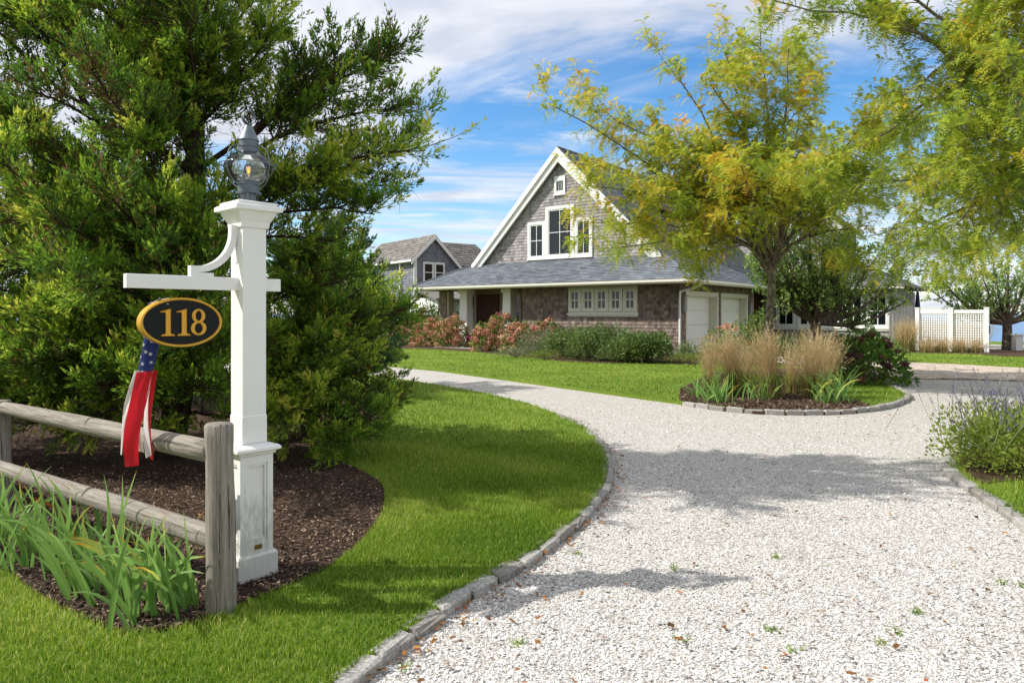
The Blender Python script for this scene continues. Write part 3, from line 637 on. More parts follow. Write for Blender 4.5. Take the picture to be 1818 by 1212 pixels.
# upper gable wall: apex over t=5.98
AT, AZ, EZ = 5.98, 8.73, 3.87
a = Acc()
V = [hp(1.35, 1.2, 3.2), hp(10.6, 1.2, 3.2), hp(10.6, 1.2, AZ-.3-(10.6-AT)), hp(AT, 1.2, AZ-.3), hp(1.35, 1.2, AZ-.3-(AT-1.35))]
V = V+[v+U2*.16 for v in V]
a.add(V, [(0, 1, 2, 3), (5, 8, 7, 6), (0, 3, 8, 5)]); a.T += [np.array([(0, 3, 4), (5, 9, 8)])]; a.TM += [np.zeros(2, int)]
gw = a.build('gable_wall', M['soil_wall'], house)
face_shingles(gw, UPPER, lambda v: (AT-(AZ-.22-v), AT+(AZ-.22-v)), 3.72, AZ-.35, M['gable_shingle'], .135)
a = Acc(); hbox(a, 7.18, 11.62, 1.2, 1.36, 0, 2.66); a.build('porch_wall', M['wall_shingle'], house)
a = Acc(); hbox(a, 10.6, 10.76, 1.36, 16, 0, 3.8); hbox(a, 1.2, 1.35, 8, 16, 2.7, 3.8); hbox(a, 7.18, 11.6, 8, 8.1, 0, 3); a.build('rear_walls', M['gable_shingle'], house)

# roofs: skirt roof (four slopes), steep main roof, wing roof
def roof(name, quad, mat, th=.09, course=.15, ridge_up=None, shing=True, under=None):
    """quad: eave left, eave right, top right, top left as seen from outside"""
    q = [np.asarray(x, float) for x in quad]; du = nrm(q[1]-q[0]); up = q[3]-q[0]; n = nrm(np.cross(du, up))
    if n[2] < 0: n = -n
    dv = nrm(up-du*np.dot(up, du)); L = np.dot(q[3]-q[0], dv)
    a = Acc(); V = q+[x-n*th for x in q]; a.add(V, BOXF); o = a.build(name, under or M['brown_soffit'], house)
    if shing:
        u = [np.dot(x-q[0], du) for x in q]; a = Acc()
        shingles(a, q[0]+n*.003, du, dv, n, lambda v: (u[0]+(u[3]-u[0])*v/L, u[1]+(u[2]-u[1])*v/L), -.02, L, course, .18, .36, .02, hr, .004)
        a.build('roof_shingles', mat, o, kind='stuff')
    return o
RS = M['roof_shingle']; ev = .9; ez = 2.80
roof('skirt_roof', (hp(12.98, -ev, ez), hp(-ev, -ev, ez), hp(1.2, 1.2, EZ+.02), hp(10.88, 1.2, EZ+.02)), RS)
roof('skirt_roof', (hp(-ev, -ev, ez), hp(-ev, 11.2, ez), hp(1.2, 12.4, EZ+.02), hp(1.2, 1.2, EZ+.02)), RS)
roof('skirt_roof', (hp(12.98, 14, ez), hp(12.98, -ev, ez), hp(10.88, 1.2, EZ+.02), hp(10.88, 14, EZ+.02)), RS, shing=False)
roof('main_roof', (hp(1.05, .88, AZ-.04-(AT-1.05)), hp(1.05, 15, AZ-.04-(AT-1.05)), hp(AT, 15, AZ-.04), hp(AT, .88, AZ-.04)), RS, .12)
roof('main_roof', (hp(10.91, 15, AZ-.04-(10.91-AT)), hp(10.91, .88, AZ-.04-(10.91-AT)), hp(AT, .88, AZ-.04), hp(AT, 15, AZ-.04)), RS, .12, shing=False)
roof('wing_roof', (hp(1.2, 11.4, 2.82), hp(-5.6, 11.4, 2.82), hp(-2.6, 15, 4.4), hp(1.2, 15, 4.4)), RS)
roof('wing_roof', (hp(-5.6, 18.6, 2.82), hp(1.2, 18.6, 2.82), hp(1.2, 15, 4.4), hp(-2.6, 15, 4.4)), RS, shing=False)
roof('wing_roof', (hp(-5.6, 11.4, 2.82), hp(-5.6, 18.6, 2.82), hp(-2.6, 15.01, 4.4), hp(-2.6, 14.99, 4.4)), RS)
# ridge and hip caps
for p_, q_ in ((hp(-ev, -ev, ez+.03), hp(1.2, 1.2, EZ+.05)), (hp(12.98, -ev, ez+.03), hp(10.88, 1.2, EZ+.05)), (hp(AT, .9, AZ-.03), hp(AT, 15, AZ-.03))):
    a = Acc(); tube(a, [p_, q_], .05, 6); a.build('ridge_cap', M['roof_shingle'], house)
# soffits, gutters and the downspouts
a = Acc(); hbox(a, -ev+.1, 12.9, -ev+.1, 1.2, 2.64, 2.665); hbox(a, -ev+.1, .9, 1.201, 11.9, 2.64, 2.665); a.build('soffit', M['brown_soffit'], house)
a = Acc(); hbox(a, -ev+.08, 12.9, -ev+.04, -ev+.1, 2.63, 2.80); hbox(a, -ev+.04, -ev+.08, -ev+.1, 11.2, 2.63, 2.80); a.build('fascia', M['cream'], house)
def gutter(path, name='gutter'):
    prof = [(0, .0), (.105, .0), (.12, .03), (.12, .11), (.10, .11), (.10, .04), (.0, .03)]
    a = Acc()
    for (p, q, o) in path:
        k = len(prof); V = [p+o*x+UZ*z for x, z in prof]+[q+o*x+UZ*z for x, z in prof]
        a.add(V, [(i, (i+1) % k, k+(i+1) % k, k+i) for i in range(k)])
    return a.build(name, M['gutter'], house)
gutter([(hp(13.0, -ev+.04, 2.67), hp(-ev-.08, -ev+.04, 2.67), -U2), (hp(-ev+.04, -ev-.08, 2.67), hp(-ev+.04, 11.2, 2.67), -U1)])
gutter([(hp(1.2, 11.4, 2.68), hp(-5.6, 11.4, 2.68), -U2)])
def spout(pts):
    a = Acc(); tube(a, smooth_line(pts, 5), .042, 8); return a.build('downspout', M['white'], house, smooth=True)
spout([hp(-.92, -.2, 2.72), hp(-.90, -.2, 2.58), hp(-.6, -.14, 2.47), hp(-.17, -.06, 2.38), hp(-.07, -.045, 2.25), hp(-.065, -.045, 1.2), hp(-.065, -.045, .1)])
spout([hp(-5.3, 11.35, 2.72), hp(-5.18, 11.9, 2.5), hp(-5.16, 11.93, 2.2), hp(-5.16, 11.93, .1)])
# rake boards: two stepped boards on each slope of the front gable
for sgn in (1, -1):
    def rp(d, out, s): return hp(AT+sgn*(d), s, AZ-.02-d-out)
    for (o0, o1, s0, s1) in ((.0, .28, .86, .92), (.28, .62, .93, 1.02)):
        a = Acc(); dL = 4.86
        V = []
        for s in (s0, s1):
            V += [rp(0, o0, s), rp(dL, o0, s), rp(dL, o1-.0, s), rp(0, o1, s)]
        a.add(V, BOXF); a.build('rake_board', M['white'], house)
    a = Acc(); V = []
    for s in (.93, 1.2): V += [rp(0, .12, s), rp(4.7, .12, s), rp(4.7, .14, s), rp(0, .14, s)]
    a.add(V, BOXF); a.build('rake_soffit', M['white'], house)

def window(fr, u0, u1, v0, v1, nx, ny, trim=.11, mat='white', sash=.05, mun=.028, proud=.055, sill=True, base=.03):
    """trim boards carry the sash bars and each pane"""
    a = Acc()
    fbox(a, fr, u0, u0+trim, v0, v1, 0, proud); fbox(a, fr, u1-trim, u1, v0, v1, 0, proud)
    fbox(a, fr, u0+trim, u1-trim, v1-trim, v1, 0, proud); fbox(a, fr, u0+trim, u1-trim, v0, v0+trim*.9, 0, proud)
    if sill: fbox(a, fr, u0-.03, u1+.03, v0-.035, v0, 0, proud+.04)
    wn = a.build('window', M[mat], house)
    a, b = u0+trim, u1-trim; c, d = v0+trim*.9, v1-trim; s = Acc()
    fbox(s, fr, a, a+sash, c, d, 0, proud*.72); fbox(s, fr, b-sash, b, c, d, 0, proud*.72)
    fbox(s, fr, a+sash, b-sash, c, c+sash, 0, proud*.72); fbox(s, fr, a+sash, b-sash, d-sash, d, 0, proud*.72)
    a += sash; b -= sash; c += sash; d -= sash; pw = (b-a-mun*(nx-1))/nx; ph = (d-c-mun*(ny-1))/ny
    for i in range(nx-1): x = a+pw*(i+1)+mun*i; fbox(s, fr, x, x+mun, c, d, 0, proud*.66)
    for j in range(ny-1):
        y = c+ph*(j+1)+mun*j
        for i in range(nx): x = a+(pw+mun)*i; fbox(s, fr, x, x+pw, y, y+mun, 0, proud*.66)
    s.build('sash', M[mat], wn)
    for i in range(nx):
        for j in range(ny):
            g_ = Acc(); x = a+(pw+mun)*i; y = c+(ph+mun)*j; fbox(g_, fr, x-.004, x+pw+.004, y-.004, y+ph+.004, base-.002, base)
            g_.build('pane', M['pane'], wn)
    return wn
window(UPPER, 5.28, 6.76, 3.96, 6.22, 2, 2, .14, proud=.07); window(UPPER, 6.78, 7.74, 3.96, 5.62, 2, 2, .12, proud=.065); window(UPPER, 4.38, 5.26, 3.96, 5.62, 2, 2, .12, proud=.065)
# louvred vent under the apex
a = Acc(); fbox(a, UPPER, 5.74, 5.84, 6.72, 7.5, 0, .06); fbox(a, UPPER, 6.2, 6.3, 6.72, 7.5, 0, .06); fbox(a, UPPER, 5.84, 6.2, 6.72, 6.84, 0, .06); fbox(a, UPPER, 5.84, 6.2, 7.3, 7.5, 0, .06); fbox(a, UPPER, 5.70, 6.34, 6.67, 6.72, 0, .09); fbox(a, UPPER, 5.84, 6.2, 6.84, 7.3, 0, .022)
vent = a.build('gable_vent', M['white'], house)
for k in range(4):
    a = Acc(); fbox(a, UPPER, 5.86+k*.085, 5.915+k*.085, 6.88, 7.26, .022, .03); a.build('slot', M['pane'], vent)
# strip of five small windows in a broad cream board surround
a = Acc(); fbox(a, FRONT, 1.65, 4.79, 1.57, 2.63, .012, .03); fbox(a, FRONT, 1.6, 4.84, 1.50, 1.57, .012, .09); fbox(a, FRONT, 1.65, 4.79, 1.44, 1.50, .012, .05)
a.build('window_surround', M['cream'], house)
FR2 = (C0-U2*.03, U1, UZ, -U2)
for k in range(5):
    c = 1.97+k*.625; window(FR2, c-.30, c+.30, 1.64, 2.57, 2, 2, .10, 'cream', .05, .05, .045, False, .012)
# porch: door, sidelights, tapered square columns, step and floor
PW = UPPER
a = Acc(); fbox(a, PW, 9.4, 10.8, .12, 2.45, .0, .03); pd = a.build('front_door', M['door_wood'], house)
for k in range(8): a = Acc(); fbox(a, PW, 9.43+k*.168, 9.43+k*.168+.16, .14, 2.43, .03, .045); a.build('plank', M['door_wood'], pd)
a = Acc(); tube(a, [hp(9.62, 1.10, 1.0), hp(9.62, 1.10, 1.5)], .014, 6); a.build('door_pull', M['zinc'], pd)
window(PW, 10.78, 11.36, .5, 2.5, 1, 3, .1, 'tan_trim', .05, .03, .05); window(PW, 8.1, 8.72, .5, 2.5, 2, 3, .1, 'tan_trim', .05, .03, .05)
for tc_ in (10.65, 8.11):
    a = Acc()
    for (z0, z1, w0, w1) in ((.12, 1.62, .25, .225), (1.70, 2.48, .222, .205)):
        V = [hp(tc_+x*w_, .3+y*w_, z) for z, w_ in ((z0, w0), (z1, w1)) for x, y in ((-1, -1), (-1, 1), (1, 1), (1, -1))]
        a.add(V, BOXF)
    for z0, z1, w_ in ((1.62, 1.70, .24), (2.48, 2.64, .27)): hbox(a, tc_-w_, tc_+w_, .3-w_, .3+w_, z0, z1)
    a.build('porch_column', M['white'], house)
a = Acc(); hbox(a, 7.2, 12.1, -.1, 1.2, -.1, .12); a.build('porch_floor', M['concrete'], house)
a = Acc(); hbox(a, 9.2, 10.9, -.75, -.1, -.1, .02+.06); hbox(a, 9.0, 11.1, -1.5, -.75, -.1, .05+.012); a.build('porch_step', M['concrete'], house)
# wing window band
for k in range(5): window(WING, -4.92+k*1.03, -4.92+k*1.03+1.0, .88, 2.5, 2, 2, .12, 'white', .06, .04, .06)
a = Acc(); fbox(a, WING, -5.0, .3, .76, .86, .02, .07); a.build('window_sill_band', M['white'], house)
# cross gable that stands up behind the wing
BK = (hp(0, 12.6, 0), U1, UZ, -U2); a = Acc()
V = [hp(2.5, 12.6, 2.7), hp(-2.55, 12.6, 2.7), hp(-2.55, 12.6, 6.0), hp(0, 12.6, 8.3), hp(2.5, 12.6, 6.0)]; V += [v+U2*4 for v in V]
a.add(V, [(0, 1, 2, 4), (1, 6, 7, 2), (0, 4, 9, 5)]); a.T += [np.array([(4, 2, 3)])]; a.TM += [np.zeros(1, int)]; cg = a.build('cross_gable_wall', M['soil_wall'], house)
face_shingles(cg, BK, lambda v: (-2.55 if v < 6 else -2.55+(v-6)*1.1, 2.5 if v < 6 else 2.5-(v-6)*1.1), 3.4, 8.2, M['gable_shingle'], .15)
for sg in (1, -1):
    roof('cross_gable_roof', (hp(sg*2.85, 12.3, 5.74), hp(sg*2.85, 16.6, 5.74), hp(0, 16.6, 8.42), hp(0, 12.3, 8.42)), RS, .1)
    a = Acc(); V = []
    for s in (12.26, 12.32):
        V += [hp(0, s, 8.40), hp(sg*2.9, s, 5.68), hp(sg*2.9, s, 5.34), hp(0, s, 8.02)]
    a.add(V, BOXF); a.build('rake_board', M['white'], house)
window(BK, -.8, .8, 4.6, 6.2, 4, 2, .13)
# shed dormer on the right slope of the main roof
DR = (hp(1.75, 0, 0), U2, UZ, -U1); a = Acc(); hbox(a, 1.75, 4.2, 5.6, 8.2, 4.0, 5.75); a.build('dormer_wall', M['gable_shingle'], house)
roof('dormer_roof', (hp(1.35, 5.3, 5.72), hp(1.35, 8.5, 5.72), hp(4.4, 8.5, 6.9), hp(4.4, 5.3, 6.9)), RS, .1)
a = Acc(); hbox(a, 1.34, 1.40, 5.3, 8.5, 5.55, 5.74); a.build('dormer_fascia', M['white'], house)
window(DR, 5.9, 7.9, 4.5, 5.5, 4, 1, .1)

# ---------------------------------------------------------------- neighbouring house far behind
N0 = np.array([-4.71, 42., 0]); A1 = np.array([.8, -.6, 0.]); 
A1 = np.array([.8, .6, 0.]); A2 = np.array([-.6, .8, 0.])
def np_(x, y, z): return N0+x*A1+y*A2+z*UZ
NX = np.array([A1, A2, UZ])
nb = thing('neighbouring_house', np_(0, 0, 0), 'blue grey shingled gable house far behind, between the juniper and the big house', 'house')
NF = (np_(0, 0, 0), A1, UZ, -A2); a = Acc()
V = [np_(-1.3, 0, 0), np_(2.3, 0, 0), np_(2.3, 0, 4.0), np_(0, 0, 6.2), np_(-1.3, 0, 4.9)]; V += [v+A2*8 for v in V]
a.add(V, [(0, 1, 2, 3), (1, 6, 7, 2), (0, 4, 9, 5)]); a.T += [np.array([(0, 3, 4)])]; a.TM += [np.zeros(1, int)]; nw = a.build('gable_wall', M['soil_wall'], nb)
a = Acc(); shingles(a, NF[0], A1, UZ, -A2, lambda v: (-1.3 if v < 4.9 else v-6.2, 2.3 if v < 4 else 6.2-v), .3, 6.1, .16, .12, .26, .02, hr); a.build('wall_shingles', M['far_shingle'], nw, kind='stuff')
a = Acc(); shingles(a, np_(-1.3, 0, 0), A2, UZ, -A1, lambda v: (0, 8), .3, 4.85, .16, .12, .26, .02, hr); a.build('wall_shingles', M['far_shingle'], nw, kind='stuff')
def far_roof(q, mat=None):
    q = [np.asarray(x) for x in q]; du = nrm(q[1]-q[0]); up = q[3]-q[0]; n = nrm(np.cross(du, up)); n = n*np.sign(n[2])
    dv = nrm(up-du*np.dot(up, du)); L = np.dot(up, dv); a = Acc(); a.add(q+[x-n*.1 for x in q], BOXF); o = a.build('roof', M['far_roof'], nb)
    u = [np.dot(x-q[0], du) for x in q]; a = Acc(); shingles(a, q[0]+n*.003, du, dv, n, lambda v: (u[0]+(u[3]-u[0])*v/L, u[1]+(u[2]-u[1])*v/L), 0, L, .2, .15, .3, .03, hr, .012)
    a.build('roof_shingles', M['far_roof'], o, kind='stuff')
far_roof((np_(-1.55, 7, 4.75), np_(-1.55, -.2, 4.75), np_(0, -.2, 6.3), np_(0, 7, 6.3)))
far_roof((np_(2.6, -.2, 3.7), np_(2.6, 7, 3.7), np_(0, 7, 6.3), np_(0, -.2, 6.3)))
far_roof((np_(.5, 2.3, 4.7), np_(6.5, 2.3, 4.7), np_(5.7, 4.0, 6.36), np_(.5, 4.0, 6.36)))
a = Acc(); box(a, N0, NX, (.3, 2.5, 0), (6.2, 6, 4.7)); a.build('ell_wall', M['far_shingle'], nb)
for sg, x in ((-1, -1.6), (1, 2.65)):
    a = Acc(); V = []
    for y in (-.24, -.18): V += [np_(0, y, 6.28), np_(x, y, 6.28-abs(x)), np_(x, y, 6.06-abs(x)), np_(0, y, 6.02)]
    a.add(V, BOXF); a.build('rake_board', M['white'], nb)
a = Acc(); box(a, N0, NX, (-1.36, -.05, .3), (-1.16, 0, 4.8)); box(a, N0, NX, (-1.65, -.2, 4.62), (-1.3, 7, 4.74)); a.build('corner_board', M['white'], nb)
a = Acc(); tube(a, [np_(-1.42, 1.6, 4.6), np_(-1.42, 1.6, .5)], .05, 6); a.build('downspout', M['white'], nb)
for x0 in (-.74, .03):
    a = Acc(); fbox(a, NF, x0, x0+.72, 3.4, 3.52, 0, .06); fbox(a, NF, x0, x0+.72, 4.52, 4.64, 0, .06); fbox(a, NF, x0, x0+.1, 3.52, 4.52, 0, .06); fbox(a, NF, x0+.62, x0+.72, 3.52, 4.52, 0, .06); fbox(a, NF, x0+.1, x0+.62, 4.0, 4.05, 0, .045)
    wn = a.build('window', M['white'], nb)
    for z in (3.52, 4.05): a = Acc(); fbox(a, NF, x0+.1, x0+.62, z, z+.47, .02, .024); a.build('pane', M['pane'], wn)
a = Acc(); box(a, N0, NX, (-1.6, -3.2, 0), (4, -.02, 2.45)); a.build('porch', M['white'], nb)
a = Acc(); V = [np_(-1.9, -3.5, 2.4), np_(4.2, -3.5, 2.4), np_(4.2, -.1, 3.2), np_(-1.9, -.1, 3.2)]; a.add(V+[v-UZ*.12 for v in V], BOXF); a.build('porch_roof', M['far_roof'], nb)
# ---------------------------------------------------------------- lamp post with bracket arm
LP = np.array([-1.514, 4.014, LZ]); LA = math.atan2(.736, .677)
UB = np.array([.677, .736, 0]); VB = np.array([-.736, .677, 0])
post = thing('lamp_post', LP, 'white panelled lamp post with a crossarm at the edge of the mulch', 'lamp post', rz=LA)
def lbuild(name, acc, mat, parent=post, **kw): return acc.build(name, mat, parent, local=True, **kw)
a = Acc(); lathe(a, [(.118, -.08), (.118, .135), (.108, .150), (.098, .150)], sq=True); lbuild('plinth', a, M['post_white'])
# panelled pedestal: four corner stiles, rails and recessed panels
a = Acc(); h = .098; z0, z1 = .15, .70; st = .034
for sx in (-1, 1):
    for sy in (-1, 1): abox(a, (min(sx*h, sx*(h-st)), min(sy*h, sy*(h-st)), z0), (max(sx*h, sx*(h-st)), max(sy*h, sy*(h-st)), z1))
for k in range(4):
    c, s = math.cos(k*math.pi/2), math.sin(k*math.pi/2); ax = np.array([(c, s, 0), (-s, c, 0), (0, 0, 1)])
    box(a, (0, 0, 0), ax, (-h+st, -h+.0015, z0), (h-st, -h+.03, z0+.07)); box(a, (0, 0, 0), ax, (-h+st, -h+.0015, z1-.045), (h-st, -h+.03, z1))
ped = lbuild('pedestal', a, M['post_white'])
for k in range(4):
    c, s = math.cos(k*math.pi/2), math.sin(k*math.pi/2); ax = np.array([(c, s, 0), (-s, c, 0), (0, 0, 1)]); a = Acc()
    box(a, (0, 0, 0), ax, (-h+st+.001, -h+.020, z0+.071), (h-st-.001, -h+.034, z1-.046))
    lo, hi = z0+.0715, z1-.0465; x = h-st-.0012
    box(a, (0, 0, 0), ax, (-x, -h+.007, lo), (-x+.013, -h+.0199, hi)); box(a, (0, 0, 0), ax, (x-.013, -h+.007, lo), (x, -h+.0199, hi))
    box(a, (0, 0, 0), ax, (-x+.013, -h+.007, lo), (x-.013, -h+.0199, lo+.013)); box(a, (0, 0, 0), ax, (-x+.013, -h+.007, hi-.013), (x-.013, -h+.0199, hi))
    lbuild('panel', a, M['post_white'], ped)
a = Acc(); abox(a, (-.012, -h-.004, z0+.022), (.030, -h+.0015, z0+.046)); lbuild('plaque', a, M['brass'], ped)
a = Acc(); lathe(a, [(.1, .70), (.108, .705), (.112, .718), (.132, .728), (.132, .742), (.120, .752), (.078, .764)], sq=True); lbuild('pedestal_cap', a, M['post_white'])
a = Acc(); lathe(a, [(.0735, .755), (.0735, .92)], sq=True); lathe(a, [(.0735, .92), (.0700, .924), (.0700, 2.02)], sq=True); lbuild('shaft', a, M['white'])
a = Acc(); lathe(a, [(.071, 1.985), (.082, 1.99), (.086, 2.02), (.10, 2.045), (.108, 2.06), (.112, 2.075), (.138, 2.082), (.138, 2.105), (.130, 2.112), (.116, 2.114), (.116, 2.128), (.108, 2.134), (.0, 2.136)], sq=True); lbuild('cap', a, M['white'])
a = Acc(); bevel_box(a, (0, 0, 0), I3, (-.655, -.026, 1.632), (.188, .026, 1.704), .004); lbuild('crossarm', a, M['white'])
# quarter-round bracket
a = Acc(); n = 16; an = np.linspace(0, math.pi/2, n)
cx_, cz_ = -.30, 1.96; rx, rz_ = .225, .235
inn = [(cx_+rx*math.sin(t), cz_-rz_*math.cos(t)) for t in an]; r2 = [(cx_+(rx-.036)*math.sin(t), cz_-(rz_-.036)*math.cos(t)) for t in an]
ins = [(-.335, 1.706), (-.335, 1.7245)]
V = []
for y in (-.02, .02):
    V += [(x, y, z) for x, z in inn]+[(x, y, z) for x, z in r2]
fq = []
for i in range(n-1):
    fq += [(i, i+1, n+i+1, n+i), (2*n+i, 3*n+i, 3*n+i+1, 2*n+i+1), (i, 2*n+i, 2*n+i+1, i+1), (n+i, n+i+1, 3*n+i+1, 3*n+i)]
a.add(V, fq); abox(a, (-.335, -.0195, 1.7045), (-.21, .0195, 1.7245)); abox(a, (-.335, -.0195, 1.7245), (-.30, .0195, 1.7605))
abox(a, (-.111, -.0195, 1.955), (-.0702, .0195, 2.0)); abox(a, (-.075, -.019, 1.79), (-.0702, .019, 1.955)); lbuild('bracket', a, M['white'])
# onion lantern
a = Acc(); z = 2.136; LS = 1.30
lathe(a, [(0.0260, z), (0.0585, z+.001), (0.0520, z+.008), (0.0429, z+.012), (0.0429, z+.05), (0.0715, z+.053), (0.0715, z+.06), (0.0598, z+.064), (0.0598, z+.10), (0.0637, z+.102), (0.0637, z+.108), (0.0598, z+.112), (0.0598, z+.125), (0.0520, z+.127), (0.0000, z+.127)], 28)
lan = lbuild('lantern', a, M['zinc'], smooth=False)
a = Acc(); lathe(a, [(0.0000, z+.288), (0.0545, z+.288), (0.0545, z+.316), (0.0575, z+.318), (0.0575, z+.324), (0.0545, z+.327), (0.0545, z+.352), (0.0585, z+.355), (0.0585, z+.360), (0.041, z+.398), (0.038, z+.402), (0.0208, z+.443), (0.0091, z+.452), (0.0000, z+.453)], 28)
lbuild('hood', a, M['zinc'], lan)
for k in range(3):
    t = k*2.1; a2 = Acc(); tube(a2, [(.046*math.cos(t), .046*math.sin(t), z+.0), (.064*math.cos(t), .064*math.sin(t), z+.05)], .005, 5); lbuild('foot', a2, M['zinc'], lan)
a = Acc(); lathe(a, [(0.0546, z+.120), (0.086, z+.127), (0.114, z+.148), (0.131, z+.176), (0.1365, z+.205), (0.1274, z+.228), (0.1118, z+.252), (0.0858, z+.273), (0.0624, z+.288)], 36); lbuild('globe', a, M['globe'], lan, smooth=True)
zb = z+.175; a = Acc(); lathe(a, [(0, zb-.03), (.010, zb-.028), (.013, zb-.012), (.022, zb+.002), (.026, zb+.018), (.024, zb+.033), (.014, zb+.045), (0, zb+.049)], 20); lbuild('bulb', a, M['bulb'], lan, smooth=True)
a = Acc()
for k in range(4):
    t = k*math.pi/2+.4; tube(a, [(.004*math.cos(t), .004*math.sin(t), zb-.005), (.009*math.cos(t+.8), .009*math.sin(t+.8), zb+.03)], .0011, 5)
lbuild('filament', a, M['filament'], lan)
a = Acc(); lathe(a, [(0.0156, z+.127), (.012, zb-.028), (0, zb-.028)], 12); lbuild('bulb_socket', a, M['zinc'], lan)
for k in range(4):
    t = k*math.pi/2+math.pi/4-LA+.35; a = Acc(); c, s = math.cos(t), math.sin(t)
    prof = [(0.0598, z+.10), (0.0806, z+.098), (0.1170, z+.118), (0.1456, z+.152), (0.1573, z+.205), (0.1521, z+.255), (0.1261, z+.297), (0.0884, z+.318), (0.0611, z+.322)]
    tube(a, smooth_line([(r*c, r*s, zz) for r, zz in prof], 4), .0028, 6); lbuild('guard_wire', a, M['zinc'], lan, smooth=True)
a = Acc(); tt = np.linspace(0, 2*math.pi, 41); tube(a, np.c_[.157*np.cos(tt), .157*np.sin(tt), np.full(41, z+.215)], .0028, 6, cap=False); lbuild('guard_ring', a, M['zinc'], lan, smooth=True)
a = Acc(); tt = np.linspace(0, 2*math.pi, 33); dirr = np.array([math.cos(.9-LA), math.sin(.9-LA)]); nr_ = np.array([-dirr[1], dirr[0]])
V = []
for wv in (-.013, .013):
    for rr in (.034, .0385): V += [(*(dirr*rr*math.sin(t)+nr_*wv), z+.489-rr*math.cos(t)) for t in tt[:-1]]
k = 32; fq = []
for i in range(k):
    j = (i+1) % k; fq += [(k+i, k+j, 3*k+j, 3*k+i), (i, 2*k+i, 2*k+j, j), (i, j, k+j, k+i), (2*k+i, 3*k+i, 3*k+j, 2*k+j)]
a.add(V, fq); lbuild('ring', a, M['zinc'], lan)

# ---------------------------------------------------------------- oval number sign hanging from the crossarm
SL = LP+UB*-.379+UZ*(1.505-LZ)
sign = thing('number_sign', SL, 'black oval sign with gold 118 hanging from the crossarm', 'sign', rz=LA)
def oval(a, rx_, rz__, y0, y1, n=56, m=0):
    t = np.linspace(0, 2*math.pi, n, endpoint=False); f = np.c_[rx_*np.cos(t), np.full(n, y0), rz__*np.sin(t)]; b = f.copy(); b[:, 1] = y1
    c = acc_n = a.n; a.add(np.vstack([f, b, [(0, y0, 0), (0, y1, 0)]]), [(i, (i+1) % n, n+(i+1) % n, n+i) for i in range(n)], m=m)
    T = np.array([(2*n, (i+1) % n, i) for i in range(n)]+[(2*n+1, n+i, n+(i+1) % n) for i in range(n)])+c; a.T.append(T); a.TM.append(np.full(len(T), m))
a = Acc(); oval(a, .207, .127, -.022, .03); sb = lbuild('board', a, M['black_enamel'], sign)
a = Acc(); n = 64; t = np.linspace(0, 2*math.pi, n, endpoint=False); V = []
for (rr, y) in ((-.009, .028), (-.009, -.023), (-.005, -.029), (.001, -.029), (.004, -.025), (.004, .031)):
    V.append(np.c_[(.207+rr)*np.cos(t), np.full(n, y), (.127+rr)*np.sin(t)])
a.add(np.concatenate(V), [(k*n+i, k*n+(i+1) % n, (k+1)*n+(i+1) % n, (k+1)*n+i) for k in range(5) for i in range(n)]); lbuild('gold_rim', a, M['gold'], sign)
def one(x0, hgt):
    o = [(.05, 0), (.53, 0), (.53, .045), (.49, .065), (.40, .085), (.385, .13), (.385, 1.0), (.345, 1.0), (.20, .95), (.02, .905), (.02, .865), (.17, .875), (.205, .84), (.205, .13), (.19, .085), (.09, .065), (.05, .045)]
    bm = bmesh.new(); vs = [bm.verts.new((x0+x*hgt, -.022-.001, (z_-.5)*hgt)) for x, z_ in o]; f = bm.faces.new(vs); bm.normal_update()
    if f.normal.y > 0: f.normal_flip()
    r = bmesh.ops.extrude_face_region(bm, geom=[f]); vv = [g_ for g_ in r['geom'] if isinstance(g_, bmesh.types.BMVert)]
    for v in vv: v.co.y -= .006
    ff = [g_ for g_ in r['geom'] if isinstance(g_, bmesh.types.BMFace)]
    bmesh.ops.inset_region(bm, faces=ff, thickness=.004, depth=-.004)
    bm.normal_update(); me = bpy.data.meshes.new('numeral'); bm.to_mesh(me); bm.free(); me.materials.append(M['gold'])
    ob = bpy.data.objects.new('numeral', me); COL.objects.link(ob); ob.parent = sign
one(-.118, .143); one(-.036, .143)
a = Acc(); n = 36; t = np.linspace(0, 2*math.pi, n, endpoint=False)
for (zc_, rox, roz, rix, riz, dy) in ((.034, .0355, .0375, .0165, .0265, .0), (-.033, .0415, .0385, .0215, .0275, .0006)):
    V = []
    for k, (q, y) in enumerate(((0, -.0225), (0, -.027-dy), (.5, -.0315-dy), (1, -.027-dy), (1, -.0225))):
        V.append(np.c_[.083+(rox+(rix-rox)*q)*np.cos(t), np.full(n, y), zc_+(roz+(riz-roz)*q)*np.sin(t)])
    a.add(np.concatenate(V), [(k*n+i, k*n+(i+1) % n, (k+1)*n+(i+1) % n, (k+1)*n+i) for k in range(4) for i in range(n)])
lbuild('numeral', a, M['gold'], sign)
for x in (-.11, .09):
    a = Acc(); zt = .127*math.sqrt(1-(x/.207)**2); tube(a, [(x, 0, zt-.005), (x+.002, 0, zt+.02), (x, 0, 1.634-1.505)], .004, 6); tt = np.linspace(0, 6.28, 14); tube(a, np.c_[x+.008*np.cos(tt), 0*tt, .117+.009*np.sin(tt)], .0026, 5, cap=False); lbuild('hanger', a, M['hook'], sign)

